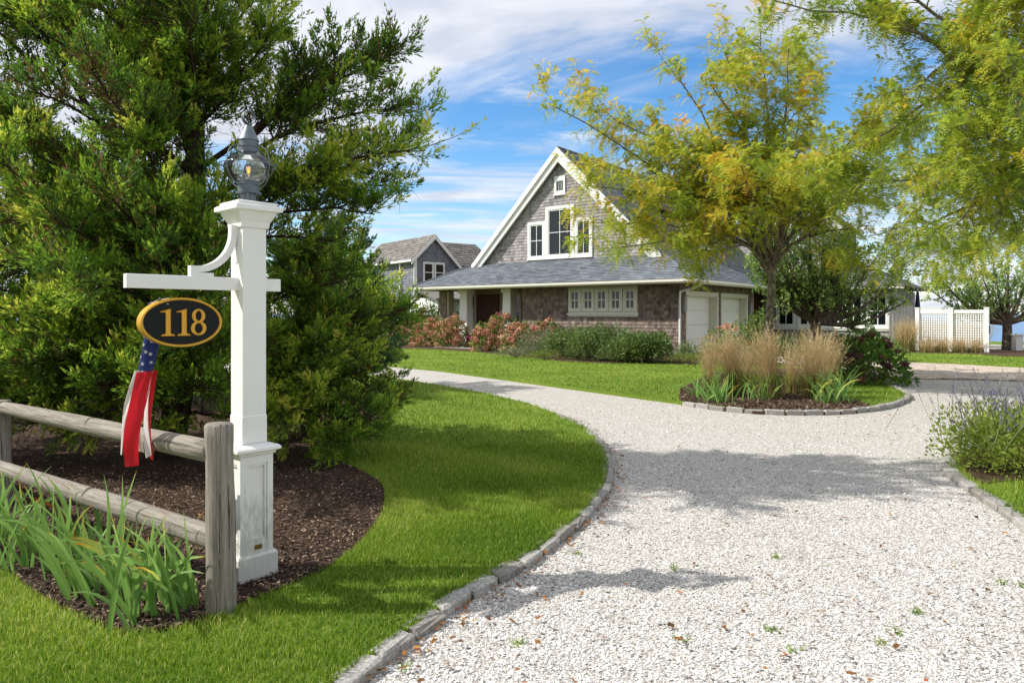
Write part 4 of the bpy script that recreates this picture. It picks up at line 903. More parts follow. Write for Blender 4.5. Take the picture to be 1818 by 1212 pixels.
# ---------------------------------------------------------------- flag windsock tied behind the sign
WS = LP+UB*-.455+VB*.10+UZ*(1.575-LZ)
sock = thing('flag_windsock', WS, 'red white and blue windsock with white stars hanging behind the sign', 'windsock')
wr = np.random.default_rng(3)
def sock_c(v): return np.array([-.012-.02*v-.035*v*v, -.002, -.36*v+.03])        # the tube leans away from the wind
def sock_p(u, v, out=0):
    r = .044-.006*v+.003*np.sin(3*u+4*v); return sock_c(v)+np.array([(r+out)*math.cos(u), (r*.7+out)*math.sin(u), .004*math.sin(2*u)])
a = Acc(); nu, nv = 28, 12; V = [sock_p(2*math.pi*i/nu, j/nv) for j in range(nv+1) for i in range(nu)]
a.add(V, [(j*nu+i, j*nu+(i+1) % nu, (j+1)*nu+(i+1) % nu, (j+1)*nu+i) for j in range(nv) for i in range(nu)]); canton = a.build('star_field', M['flag_blue'], sock, local=True, smooth=True)
for (u, v, s) in ((-2.3, .62, .012), (-1.25, .55, .013), (-1.8, .72, .013), (-2.55, .80, .011), (-1.15, .74, .012), (-1.95, .90, .013), (-.85, .86, .011), (-1.5, .36, .012), (-2.2, .42, .012), (-1.4, .15, .012)):
    a = Acc(); P_ = [sock_p(u, v, .0022)]
    for k in range(10):
        r = s if k % 2 == 0 else s*.4; t = math.pi/2+k*math.pi/5; P_.append(sock_p(u+r*math.cos(t)/.036, v-r*math.sin(t)/.36, .0022))
    a.add(P_, [(0, i+1, (i+1) % 10+1) for i in range(10)]); a.build('star', M['flag_white'], canton, local=True)
def streamer(u0, w_, L, dx, dy, mat, ph):
    a = Acc(); n = 26; V = []; b = sock_p(u0, 1.0, .001); e = np.array([-math.sin(u0), math.cos(u0)*.7, 0]); e /= np.linalg.norm(e)
    for i in range(n):
        v = i/(n-1); c = b+np.array([dx*v+.014*math.sin(5*v+ph)*v-.02*math.sin(math.pi*v), dy*v+.012*math.sin(7*v+ph*2)*v, -L*v])
        tw = .35*math.sin(3.2*v+ph); d = np.array([e[0]*math.cos(tw)-e[1]*math.sin(tw), e[0]*math.sin(tw)+e[1]*math.cos(tw), .0])
        for q in (-1, -.5, 0, .5, 1): V.append(c+d*w_/2*q*(1-.15*v)+np.array([0, -.006*math.cos(q*3+ph+6*v), .004*q]))
    a.add(V, [(i*5+j, i*5+j+1, i*5+5+j+1, i*5+5+j) for i in range(n-1) for j in range(4)]); return a.build('streamer', mat, sock, local=True, smooth=True)
streamer(-1.35, .085, .50, -.050, -.03, M['flag_red'], .3); streamer(-2.4, .055, .45, -.095, .005, M['flag_white'], 1.4)
streamer(.1, .05, .46, -.03, .01, M['flag_white'], 2.0); streamer(1.0, .055, .49, -.02, .03, M['flag_red'], .9); streamer(2.2, .05, .44, -.05, .03, M['flag_white'], 2.8)
a = Acc(); tp = (LP+UB*-.44+UZ*(1.632-LZ))-WS
tube(a, [sock_p(.2, 0), tp*.5+np.array([.01, 0, .02]), tp], .0016, 4); tube(a, [sock_p(3.2, 0), tp*.5+np.array([-.02, 0, .015]), tp+UB*.02], .0016, 4)
tube(a, smooth_line([tp, tp+np.array([-.05, -.02, -.012]), tp+np.array([-.075, -.03, -.03]), tp+np.array([-.035, -.02, -.03]), tp+np.array([.01, -.03, -.03])], 5), .003, 5); a.build('tie_cord', M['string'], sock, local=True)

# ---------------------------------------------------------------- round rail fence
FP = np.array([-1.485, 3.536, LZ]); FD = np.array([-.790, .612, 0])
fence = thing('rail_fence', FP, 'weathered grey round two rail fence ending beside the lamp post', 'fence')
def round_timber(name, p, q, r0, r1, mat, seed, parent=fence, flat=.012):
    """a peeled log along its own z axis, from p to q"""
    r = np.random.default_rng(seed); p, q = np.asarray(p, float), np.asarray(q, float); L = np.linalg.norm(q-p); n = 22; k = 26; an = np.linspace(0, 2*math.pi, n, endpoint=False); V = []
    ph = r.uniform(0, 6.28, 6)
    for i in range(k):
        v = i/(k-1); z_ = v*L; R = (r0+(r1-r0)*v)*(1+.03*math.sin(6*v+ph[0])+.02*math.sin(17*v+ph[1]))
        rr = R*(1+.03*np.sin(2*an+ph[2]+v)+.02*np.sin(5*an+ph[3]+2*v)+r.normal(0, .006, n))
        V.append(np.c_[rr*np.cos(an)+.012*math.sin(2.5*v+ph[4]), rr*np.sin(an), np.full(n, z_)])
    e0 = V[0].copy(); e0[:, :2] *= .86; e0[:, 2] -= flat; e1 = V[-1].copy(); e1[:, :2] *= .86; e1[:, 2] += flat
    V = [e0]+V+[e1]; k += 2; a = Acc(); a.add(np.concatenate(V), [(i*n+j, i*n+(j+1) % n, (i+1)*n+(j+1) % n, (i+1)*n+j) for i in range(k-1) for j in range(n)])
    c0 = a.n; a.add([(0, 0, -flat-.002), (0, 0, L+flat+.002)], np.zeros((0, 3), int))
    T = [(c0, (j+1) % n, j) for j in range(n)]+[(c0+1, (k-1)*n+j, (k-1)*n+(j+1) % n) for j in range(n)]; a.T.append(np.array(T)); a.TM.append(np.zeros(len(T), int))
    o = a.build(name, mat, parent, local=True, smooth=True); o.location = p-origin(parent)
    o.rotation_mode = 'QUATERNION'; o.rotation_quaternion = Vector(q-p).to_track_quat('Z', 'Y'); return o
round_timber('fence_post', (*FP[:2], -.3), (*FP[:2], .985), .071, .068, M['post_wood'], 4)
p2 = FP+FD*3.18; round_timber('fence_post', (*p2[:2], -.3), (*p2[:2], .86), .071, .067, M['post_wood'], 6)
off = np.array([.612, .79, 0])*-.012
ru = round_timber('rail', FP+FD*.03+off+UZ*(.855-LZ), FP+FD*3.2+off+UZ*(.815-LZ), .058, .05, M['rail_wood'], 7)
rl = round_timber('rail', FP+FD*.02+off+UZ*(.41-LZ), FP+FD*3.14+off*5.5+UZ*(.38-LZ), .057, .054, M['rail_wood'], 9)
for (z_, L_) in ((.50, .16), (2.05, .22)):
    continue
    a = Acc(); n = 10; an = np.linspace(2.2, 5.6, n); V = []
    for i in range(6):
        v = i/5
        for j, t in enumerate(an):
            e = .04*math.sin(j*1.7+i)*(1 if i in (0, 5) else 0); V.append((.0595*math.cos(t), .0595*math.sin(t), z_+L_*v+e))
    a.add(V, [(i*n+j, i*n+j+1, i*n+n+j+1, i*n+n+j) for i in range(5) for j in range(n-1)]); o = a.build('bark_patch', M['rail_patch'], ru, local=True, smooth=True)
for k in range(2):                                              # the fence goes on to the left beyond the frame
    pass
p3 = p2+FD*2.9; round_timber('fence_post', (*p3[:2], -.3), (*p3[:2], .9), .071, .067, M['post_wood'], 16)
round_timber('rail', p2+FD*.05+off+UZ*(.82-LZ), p3+off+UZ*(.8-LZ), .055, .05, M['rail_wood'], 17); round_timber('rail', p2+FD*.05+off+UZ*(.40-LZ), p3+off+UZ*(.4-LZ), .055, .05, M['rail_wood'], 18)

# ---------------------------------------------------------------- things by the water on the right
# white lattice screen
L0 = np.array([*G(1629, 622, LZ), LZ]); L1 = np.array([*G(1752, 626, LZ), LZ]); LD = nrm(L1-L0); LN = np.array([LD[1], -LD[0], 0]); LW = np.linalg.norm(L1-L0)
lat = thing('lattice_screen', L0, 'white square lattice screen in two bays before the sea', 'screen'); LX = np.array([LD, -LN, UZ])
for x in (0, LW/2, LW):
    a = Acc(); box(a, L0, LX, (x-.075, -.075, 0), (x+.075, .075, 1.72)); box(a, L0, LX, (x-.09, -.09, 1.72), (x+.09, .09, 1.76)); a.build('post', M['white'], lat)
for x0, x1 in ((.076, LW/2-.076), (LW/2+.076, LW-.076)):
    a = Acc(); box(a, L0, LX, (x0, -.035, 1.52), (x1, .035, 1.66)); box(a, L0, LX, (x0, -.03, .18), (x1, .03, .26)); a.build('rail', M['white'], lat)
    nx = 13; pw = (x1-x0)/nx
    for i in range(nx): a = Acc(); box(a, L0, LX, (x0+(i+.5)*pw-.017, -.012, .262), (x0+(i+.5)*pw+.017, -.001, 1.518)); a.build('slat', M['white'], lat)
    for j in range(13): a = Acc(); z_ = .262+(j+.5)*1.256/13; box(a, L0, LX, (x0+.001, .001, z_-.017), (x1-.001, .012, z_+.017)); a.build('slat', M['white'], lat)
a = Acc(); box(a, L0, LX, (LW+.076, -.03, .75), (LW+.11, .03, 1.05)); a.build('latch_plate', M['zinc'], lat)
# grey board enclosure, closed navy parasol, cedar chair, gate post
S0 = np.array([*G(1597, 618, LZ), LZ])+np.array([.2, 1.2, 0]); enc = thing('board_enclosure', S0, 'grey vertical board enclosure at the corner of the house wing', 'enclosure')
D_ = nrm(np.array([.93, -.3, 0])); EX = np.array([D_, [D_[1]*-1, D_[0], 0], UZ])
for k in range(6): a = Acc(); box(a, S0, EX, (k*.14, -.02, .1), (k*.14+.125, .005, 2.35)); a.build('board', M['grey_boards'], enc)
a = Acc(); box(a, S0, EX, (0, .006, 1.5), (.84, .05, 1.6)); box(a, S0, EX, (0, .006, .3), (.84, .05, .4)); box(a, S0, EX, (.84, -.06, 0), (.96, .06, 2.5)); a.build('frame', M['grey_boards'], enc)
q = P(1629, 560, 33.5); par = thing('closed_parasol', (q[0], q[1], LZ), 'closed navy parasol standing behind the lattice screen', 'parasol')
a = Acc(); tube(a, [(0, 0, 0), (0, 0, 2.7)], .025, 8); a.build('pole', M['white'], par, local=True)
a = Acc(); lathe(a, [(.03, 1.1), (.13, 1.15), (.12, 1.5), (.10, 2.0), (.06, 2.5), (.02, 2.62)], 12); V = a.V[0]; an = np.arctan2(V[:, 1], V[:, 0]); V[:, :2] *= (1+.18*np.cos(6*an))[:, None]; a.build('canopy', M['navy'], par, local=True)
q = np.array([*G(1784, 619, LZ), LZ])+np.array([0, 1.6, 0]); ch = thing('garden_chair', q, 'brown wooden slatted garden chair behind the small tree trunk by the lawn edge', 'chair', rz=.9)
for k in range(5):
    a = Acc(); x = -.25+k*.105
    a.add([(x, .25, .25), (x+.092, .25, .25), (x+.092, .62, 1.05-.03*abs(k-2)), (x, .62, 1.05-.03*abs(k-2)), (x, .27, .25), (x+.092, .27, .25), (x+.092, .64, 1.05-.03*abs(k-2)), (x, .64, 1.05-.03*abs(k-2))], BOXF); a.build('back_slat', M['chair_wood'], ch, local=True)
for k in range(5): a = Acc(); abox(a, (-.27, -.3+k*.11, .34-.018*k), (.27, -.3+k*.11+.1, .36-.018*k)); a.build('seat_slat', M['chair_wood'], ch, local=True)
for sx in (-1, 1):
    a = Acc(); abox(a, (sx*.33-.06, -.36, .55), (sx*.33+.06, .42, .575)); a.build('arm', M['chair_wood'], ch, local=True)
    a = Acc(); abox(a, (sx*.32-.02, -.33, 0), (sx*.32+.02, -.23, .55)); a.build('leg', M['chair_wood'], ch, local=True)
    a = Acc(); a.add([(sx*.30-.02, .55, 0), (sx*.30+.02, .55, 0), (sx*.30+.02, .65, 0), (sx*.30-.02, .65, 0), (sx*.30-.02, -.32, .24), (sx*.30+.02, -.32, .24), (sx*.30+.02, -.32, .34), (sx*.30-.02, -.32, .34)], BOXF); a.build('leg', M['chair_wood'], ch, local=True)
q = np.array([*G(1806, 622, LZ), LZ]); gp_ = thing('gate_post', q, 'low white capped post right of the small tree by the water', 'post')
a = Acc(); abox(a, (-.14, -.14, 0), (.14, .14, .62)); a.build('shaft', M['white'], gp_, local=True); a = Acc(); lathe(a, [(.18, .62), (.18, .66), (.02, .7)], sq=True); a.build('cap', M['white'], gp_, local=True)
# potted chrysanthemum on the porch step
q = hp(9.75, -.35, .08); pot = thing('potted_mum', q, 'magenta chrysanthemum in a yellow pot on the porch step', 'potted plant')
a = Acc(); lathe(a, [(.0, 0), (.13, 0), (.18, .26), (.20, .27), (.20, .31), (.17, .31), (.16, .24), (0, .24)], 20); a.build('pot', M['terracotta'], pot, local=True)
r = np.random.default_rng(2); n = 900; d = nrm(r.normal(0, 1, (n, 3))); d[:, 2] = np.abs(d[:, 2]); c = d*np.array([.27, .27, .25])*r.uniform(.85, 1, (n, 1))+np.array([0, 0, .30]); A_, B_ = perp(d); s = .022
a = Acc(); a.add(np.stack([c-A_*s, c+B_*s+d*.01, c+A_*s, c-B_*s+d*.01], 1).reshape(-1, 3), np.arange(n*4).reshape(-1, 4), np.repeat(r.random(n), 4)); a.build('flowers', M['mum'], pot, local=True)
n = 300; d = nrm(r.normal(0, 1, (n, 3))); d[:, 2] = np.abs(d[:, 2])*.5; c = d*np.array([.24, .24, .22])+np.array([0, 0, .27]); A_, B_ = perp(d); s = .03
a = Acc(); a.add(np.stack([c-A_*s, c+B_*s*.5, c+A_*s, c-B_*s*.5], 1).reshape(-1, 3), np.arange(n*4).reshape(-1, 4), np.repeat(r.random(n), 4)); a.build('foliage', M['dark_leaf'], pot, local=True)
# ---------------------------------------------------------------- plants
def interp(pts, u):
    k = (len(pts)-1)*u; i = min(int(k), len(pts)-2); f = k-i
    return pts[i]*(1-f)+pts[i+1]*f, nrm(pts[i+1]-pts[i])
def shoots(r, pts, r0, r1, n, u0, length, spread, up, wig, k=6, shape=.6, flat=0., rf=.5):
    """side shoots along a limb"""
    out = []
    for i in range(n):
        u = r.uniform(u0, 1); p, t = interp(pts, u); a, b = perp(t); az = r.uniform(0, 2*math.pi); pr = a[0]*math.cos(az)+b[0]*math.sin(az)
        if flat: pr[2] *= (1-flat)
        sp = spread*r.uniform(.7, 1.25); d = nrm(t*math.cos(sp)+nrm(pr)*math.sin(sp)+np.array([0, 0, up])); L = length*(1.1-shape*u)*r.uniform(.55, 1.15); q = [p]
        for j in range(k-1): d = nrm(d+r.normal(0, wig, 3)+np.array([0, 0, up*.2])); q.append(q[-1]+d*L/(k-1))
        rr = (r0+(r1-r0)*u)*rf; out.append((np.array(q), rr, rr*.3))
    return out
def limb(a, b, n=9, arch=0., r=None, wig=.0):
    a, b = np.asarray(a, float), np.asarray(b, float); u = np.linspace(0, 1, n)[:, None]; p = a+(b-a)*u; L = np.linalg.norm(b-a)
    p[:, 2] += arch*L*np.sin(math.pi*u[:, 0])
    if r is not None and wig:
        w_ = np.cumsum(r.normal(0, wig*L/n, (n, 3)), 0); w_ -= w_*0+np.linspace(0, 1, n)[:, None]*w_[-1]; p += w_
    return p
def sprays(acc, r, Pn, D, L, W, k, ll, lw, t0, tipgain=.35):
    """feathery sprays: k scale leaves round each axis, leaning forward"""
    n = len(Pn); u = r.random((n, k))**.85; ph = r.uniform(0, 2*math.pi, (n, k)); A, B = perp(D)
    rad = A[:, None]*np.cos(ph)[..., None]+B[:, None]*np.sin(ph)[..., None]
    rw = (W[:, None]*(1.05-u)*r.uniform(.05, 1, (n, k)))[..., None]
    pos = Pn[:, None]+D[:, None]*(L[:, None]*u)[..., None]+rad*rw
    d = nrm(D[:, None]+rad*(.75-.5*u)[..., None]*r.uniform(.5, 1.3, (n, k, 1))+np.array([0, 0, .12])); s = nrm(np.cross(d, r.normal(0, 1, (n, k, 3))))
    l = (ll*r.uniform(.6, 1.3, (n, k)))[..., None]; w_ = (lw*r.uniform(.7, 1.2, (n, k)))[..., None]
    V = np.stack([pos-s*w_/2, pos+s*w_/2, pos+d*l], 2).reshape(-1, 3)
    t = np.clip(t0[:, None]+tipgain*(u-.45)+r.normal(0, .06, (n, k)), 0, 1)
    acc.add(V, np.arange(n*k*3).reshape(-1, 3), np.repeat(t.ravel(), 3))
def along(r, pts, n, u0=0.1):
    """n points and directions along a polyline"""
    u = np.sort(r.uniform(u0, 1, n)); k = (len(pts)-1)*u; i = np.minimum(k.astype(int), len(pts)-2); f = (k-i)[:, None]
    return pts[i]*(1-f)+pts[i+1]*f, nrm(pts[i+1]-pts[i]), u

def juniper(name, base, label, group, trunk, limbs, seed, mat, per=20, sl=.52, nsp=15, sk=12, ll=.040, lw=.0165, leader=True):
    """limbs: (start, tip, arch, weight); each carries plumes, each plume its sprays"""
    r = np.random.default_rng(seed); root = thing(name, base, label, 'tree', group); wood = Acc(); leaf = Acc()
    for pts, r0, r1 in trunk: tube(wood, pts, np.linspace(r0, r1, len(pts)), 9)
    PP, DD, LL, WW, TT = [], [], [], [], []
    for st, tip, arch, wt in limbs:
        L = np.linalg.norm(np.subtract(tip, st)); p = limb(st, tip, 9, arch, r, .10); r0 = .009+.009*L
        tube(wood, p, np.linspace(r0, .006, 9), 6, cap=False)
        sh = shoots(r, p, r0, .008, max(4, int(per*wt*L/1.5)), .16, sl*(.7+.3*wt), .85, .22, .16, 5, .45, .25)
        d = nrm(p[-1]-p[-3]); q = [p[-2]+(p[-1]-p[-2])*k*.6+np.array([0, 0, .012*k*k]) for k in range(5)]; sh.append((np.array(q), .008, .004)); tl = r.normal(.45, .12)
        for q, a0, a1 in sh:
            tube(wood, q, np.linspace(min(a0, .009), .002, len(q)), 3, cap=False)
            m = max(5, int(nsp*r.uniform(.8, 1.2))); x, t, u = along(r, q, m, .05); A, B = perp(t); az = r.uniform(0, 6.28, m)
            pr = A*np.cos(az)[:, None]+B*np.sin(az)[:, None]; d = nrm(t*.9+pr*(.85-.55*u)[:, None]+np.array([0, 0, .25]))
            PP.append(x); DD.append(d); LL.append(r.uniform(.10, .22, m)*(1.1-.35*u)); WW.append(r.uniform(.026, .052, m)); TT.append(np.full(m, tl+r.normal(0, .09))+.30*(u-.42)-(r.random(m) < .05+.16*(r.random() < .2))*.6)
        # bare inner twigs
        x, t, u = along(r, p, 14, .02)
        for i in range(14): tube(wood, [x[i], x[i]+r.normal(0, .12, 3), x[i]+r.normal(0, .2, 3)], [.004, .003, .001], 3, cap=False)
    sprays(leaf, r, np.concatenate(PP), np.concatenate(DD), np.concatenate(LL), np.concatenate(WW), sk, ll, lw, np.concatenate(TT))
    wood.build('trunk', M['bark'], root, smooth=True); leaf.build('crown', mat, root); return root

r = np.random.default_rng(41)
# the big juniper: trunk forks low, right-hand limbs laid out after the photograph
TB = np.array([-3.6, 7.3, 0.]); T1 = P(330, 600, 7.2); T2 = P(345, 225, 7.1); T3 = np.array([-3.5, 6.9, 5.6]); T4 = np.array([-3.45, 6.8, 6.9])
tr1 = smooth_line([TB, T1, T2, T3, T4], 5); tr2 = smooth_line([T2-[0, 0, .4], P(300, 120, 7.2), P(255, 10, 7.3), P(225, -120, 7.4)], 5); tr3 = smooth_line([T1-[0, 0, .3], P(250, 330, 7.5), P(150, 180, 7.7), P(80, 60, 7.8)], 5)
def on_trunk(z, tr=tr1): return np.array([np.interp(z, tr[:, 2], tr[:, i]) for i in range(3)])
limbs = []
for (sx, sy, ex, ey, d0, d1, ar, wt) in (
    # long right-hand branch over the lantern, split into plumes
    (360, 300, 700, 96, 7.1, 6.9, .05, 1.3), (430, 260, 645, 110, 7.0, 7.3, .06, 1.5), (480, 235, 600, 100, 7.0, 6.6, .05, 1.4), (430, 270, 725, 185, 7.0, 6.7, .05, 1.4), (480, 250, 590, 175, 7.0, 7.2, .0, 1.2), (430, 262, 540, 150, 7.0, 7.1, .03, 1.1),
    (345, 350, 752, 268, 7.1, 6.5, .02, 1.3), (380, 380, 730, 228, 7.1, 7.3, -.02, 1.3), (420, 360, 700, 330, 7.1, 7.3, .03, 1.2), (400, 370, 610, 290, 7.1, 6.6, .02, 1.3), (400, 400, 660, 380, 7.2, 6.9, .04, 1.3), (400, 400, 560, 330, 7.2, 6.8, .04, 1.3), (420, 430, 600, 430, 7.4, 7.4, .04, 1.4),
    # upper crown, right side
    (345, 215, 512, 6, 7.1, 7.0, .02, 1.3), (345, 150, 505, -60, 7.1, 7.2, .02, 1.3), (345, 215, 478, 62, 7.1, 6.6, .02, 1.2), (345, 225, 470, 110, 7.1, 7.5, .02, 1.2), (345, 100, 470, -140, 7.1, 7.3, .02, 1.2), (340, 30, 430, -170, 7.1, 7.0, .02, 1.1),
    # low limbs towards the eye and the small bright plumes below the sign
    (330, 620, 345, 535, 6.9, 5.9, .0, 1.6), (330, 660, 300, 600, 6.9, 5.9, .05, 1.5), (330, 690, 395, 610, 6.9, 6.1, .06, 1.6), (330, 700, 372, 690, 6.9, 6.0, .08, 1.3), (330, 640, 250, 640, 7.0, 6.2, .06, 1.2),
    (330, 640, 175, 690, 7.0, 6.1, .08, 1.3), (330, 620, 60, 560, 7.1, 6.2, .08, 1.3), (330, 640, 20, 640, 7.1, 6.4, .06, 1.3), (330, 640, 110, 600, 7.1, 6.4, .06, 1.3), (330, 600, 200, 560, 7.1, 6.3, .06, 1.3), (330, 680, 90, 690, 7.1, 6.6, .06, 1.3), (330, 640, 240, 580, 7.3, 7.4, .06, 1.3), (330, 700, 30, 720, 7.3, 7.0, .06, 1.2), (330, 700, 130, 760, 7.1, 6.4, .08, 1.0), (330, 720, 280, 780, 7.1, 6.4, .05, .8)):
    limbs.append((P(sx, sy, d0), P(ex, ey, d1), ar, wt))
for i in range(72):                                     # the mass of the crown, left and towards the eye
    z = r.uniform(.9, 6.4); az = r.uniform(math.radians(95), math.radians(345)); reach = np.interp(z, [.5, 1.5, 3, 4.5, 6, 7], [1.6, 2.2, 2.1, 1.75, 1.3, .6])*r.uniform(.7, 1.1)
    if math.sin(az) < 0: reach *= .82
    elif z > 2.5: reach *= .5                   # front clear of the fence; high rear limbs shortened to shape the drive's shadow
    c = on_trunk(z, tr1 if r.random() < .6 else (tr3 if z > 1.6 else tr1)); e = c+np.array([math.cos(az)*reach, math.sin(az)*reach, reach*r.uniform(.12, .62)])
    if (e[0]/e[1]*F+CX) > 455 and e[2] > 2.8: continue
    limbs.append((c, e, r.uniform(-.04, .08), 1.0))
for i in range(16):                                     # plumes that stand before the trunk
    z = r.uniform(1.9, 4.9); c = on_trunk(z, tr1); az = r.uniform(math.radians(235), math.radians(320)); R_ = r.uniform(.6, 1.15); limbs.append((c, c+np.array([R_*math.cos(az), R_*math.sin(az), R_*r.uniform(.3, .8)]), .0, 1.2))
for i in range(18):                                     # skirt down to the mulch
    z = r.uniform(.35, 1.3); az = r.uniform(math.radians(180), math.radians(350)); R_ = r.uniform(.9, 1.75); c = on_trunk(z); e = c+np.array([R_*math.cos(az), R_*math.sin(az)*.8, R_*r.uniform(-.15, .3)]); e[2] = max(e[2], .22); limbs.append((c, e, .05, 1.1))
for i in range(26):                                     # leaders that make the top and the gap-toothed left outline
    z = r.uniform(3.2, 6.6); c = on_trunk(z, (tr1, tr2, tr3)[i % 3]); az = r.uniform(0, 6.28); e = c+np.array([.55*math.cos(az), -.2+.4*math.sin(az), r.uniform(.5, .95)])
    if (e[0]/e[1]*F+CX) > 470: continue
    limbs.append((c, e, 0, 1.1))
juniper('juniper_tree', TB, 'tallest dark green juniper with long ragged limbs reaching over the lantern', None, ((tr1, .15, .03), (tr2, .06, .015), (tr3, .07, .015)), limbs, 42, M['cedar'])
def bush_limbs(r, base, h, rad, n, z0=.1, flatten=1., tilt=(.05, .5), front=1.):
    out = []
    for i in range(n):
        z = r.uniform(z0, .93)*h; az = r.uniform(0, 6.28); R = rad*np.interp(z/h, [0, .25, .6, 1], [.85, 1, .8, .12])*r.uniform(.7, 1.1); y = math.sin(az)*(front if math.sin(az) < 0 else 1)
        c = np.array([base[0], base[1], base[2]+max(.05, z-.25*R)]); out.append((c, np.array([base[0]+R*math.cos(az), base[1]+R*y, base[2]+z+R*r.uniform(*tilt)]), r.uniform(-.03, .08), 1.1))
    return out
def stem(base, h, r0): return ((smooth_line([np.array(base), np.array(base)+[.05, .03, h*.5], np.array(base)+[0, 0, h*.95]], 5), r0, .015),)
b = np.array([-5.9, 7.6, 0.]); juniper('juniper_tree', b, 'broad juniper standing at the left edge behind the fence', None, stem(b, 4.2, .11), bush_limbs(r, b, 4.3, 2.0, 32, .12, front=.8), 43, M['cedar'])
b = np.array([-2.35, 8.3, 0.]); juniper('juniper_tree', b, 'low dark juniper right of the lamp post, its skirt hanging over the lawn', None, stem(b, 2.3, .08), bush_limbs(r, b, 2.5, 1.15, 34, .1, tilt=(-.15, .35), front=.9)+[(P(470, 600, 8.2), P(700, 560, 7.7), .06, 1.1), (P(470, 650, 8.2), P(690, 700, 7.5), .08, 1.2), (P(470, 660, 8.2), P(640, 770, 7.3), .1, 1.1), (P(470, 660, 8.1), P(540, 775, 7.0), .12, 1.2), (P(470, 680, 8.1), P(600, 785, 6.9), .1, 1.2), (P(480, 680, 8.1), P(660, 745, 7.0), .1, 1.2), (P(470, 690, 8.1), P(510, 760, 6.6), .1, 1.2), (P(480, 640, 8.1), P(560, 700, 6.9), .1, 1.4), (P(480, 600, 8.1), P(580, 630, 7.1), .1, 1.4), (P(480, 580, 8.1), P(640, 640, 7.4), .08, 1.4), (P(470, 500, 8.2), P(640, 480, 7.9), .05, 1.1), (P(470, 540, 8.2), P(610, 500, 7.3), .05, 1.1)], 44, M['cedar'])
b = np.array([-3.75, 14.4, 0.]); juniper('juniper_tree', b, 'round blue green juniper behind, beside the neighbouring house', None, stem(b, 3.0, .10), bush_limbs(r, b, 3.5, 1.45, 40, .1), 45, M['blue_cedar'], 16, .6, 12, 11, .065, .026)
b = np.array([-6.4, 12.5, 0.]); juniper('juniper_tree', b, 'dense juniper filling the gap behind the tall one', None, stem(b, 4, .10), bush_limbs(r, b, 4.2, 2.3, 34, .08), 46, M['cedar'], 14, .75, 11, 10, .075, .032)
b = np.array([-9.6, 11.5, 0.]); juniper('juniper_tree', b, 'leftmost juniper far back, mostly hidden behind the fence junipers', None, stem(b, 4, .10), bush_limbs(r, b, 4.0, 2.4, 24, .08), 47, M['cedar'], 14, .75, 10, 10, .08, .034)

# ---- honey locusts: fine pinnate leaves on open limbs
def pinnate(acc, r, Pn, D, L, pairs, ll, lw, t0):
    n = len(Pn); A, B = perp(D); az = r.uniform(0, 6.28, n); S = A*np.cos(az)[:, None]+B*np.sin(az)[:, None]; S[:, 2] *= .35; S = nrm(S); U = nrm(np.cross(S, D))
    u = np.linspace(.15, 1, pairs); droop = np.array([0, 0, -1.])
    for sg in (-1, 1):
        for x in u:
            p = Pn+D*(L*x)[:, None]+droop*(L*.35*x*x)[:, None]; d = nrm(S*sg+D*.55+droop*.25*r.uniform(.2, 1.4, (n, 1))+U*r.normal(0, .15, (n, 1))); s = nrm(np.cross(d, U))
            l = (ll*r.uniform(.8, 1.15, n)*(1.05-.3*abs(x-.5)))[:, None]
            V = np.stack([p-s*lw/2, p+s*lw/2, p+d*l], 1).reshape(-1, 3)
            acc.add(V, np.arange(n*3).reshape(-1, 3), np.repeat(np.clip(t0+r.normal(0, .06, n), 0, 1), 3))
def broad(acc, r, Pn, D, ll, lw, t0, droop=.35):
    n = len(Pn); d = nrm(D+r.normal(0, .55, (n, 3))+np.array([0, 0, -droop])); s = nrm(np.cross(d, r.normal(0, 1, (n, 3))+np.array([0, 0, 1.2]))); u = np.cross(s, d); l = (ll*r.uniform(.6, 1.25, n))[:, None]; w_ = lw*r.uniform(.7, 1.2, (n, 1))
    V = np.stack([Pn, Pn+d*l*.45+s*w_/2+u*w_*.12, Pn+d*l, Pn+d*l*.45-s*w_/2+u*w_*.12], 1).reshape(-1, 3); acc.add(V, np.arange(n*4).reshape(-1, 4), np.repeat(np.clip(t0+r.normal(0, .08, n), 0, 1), 4))
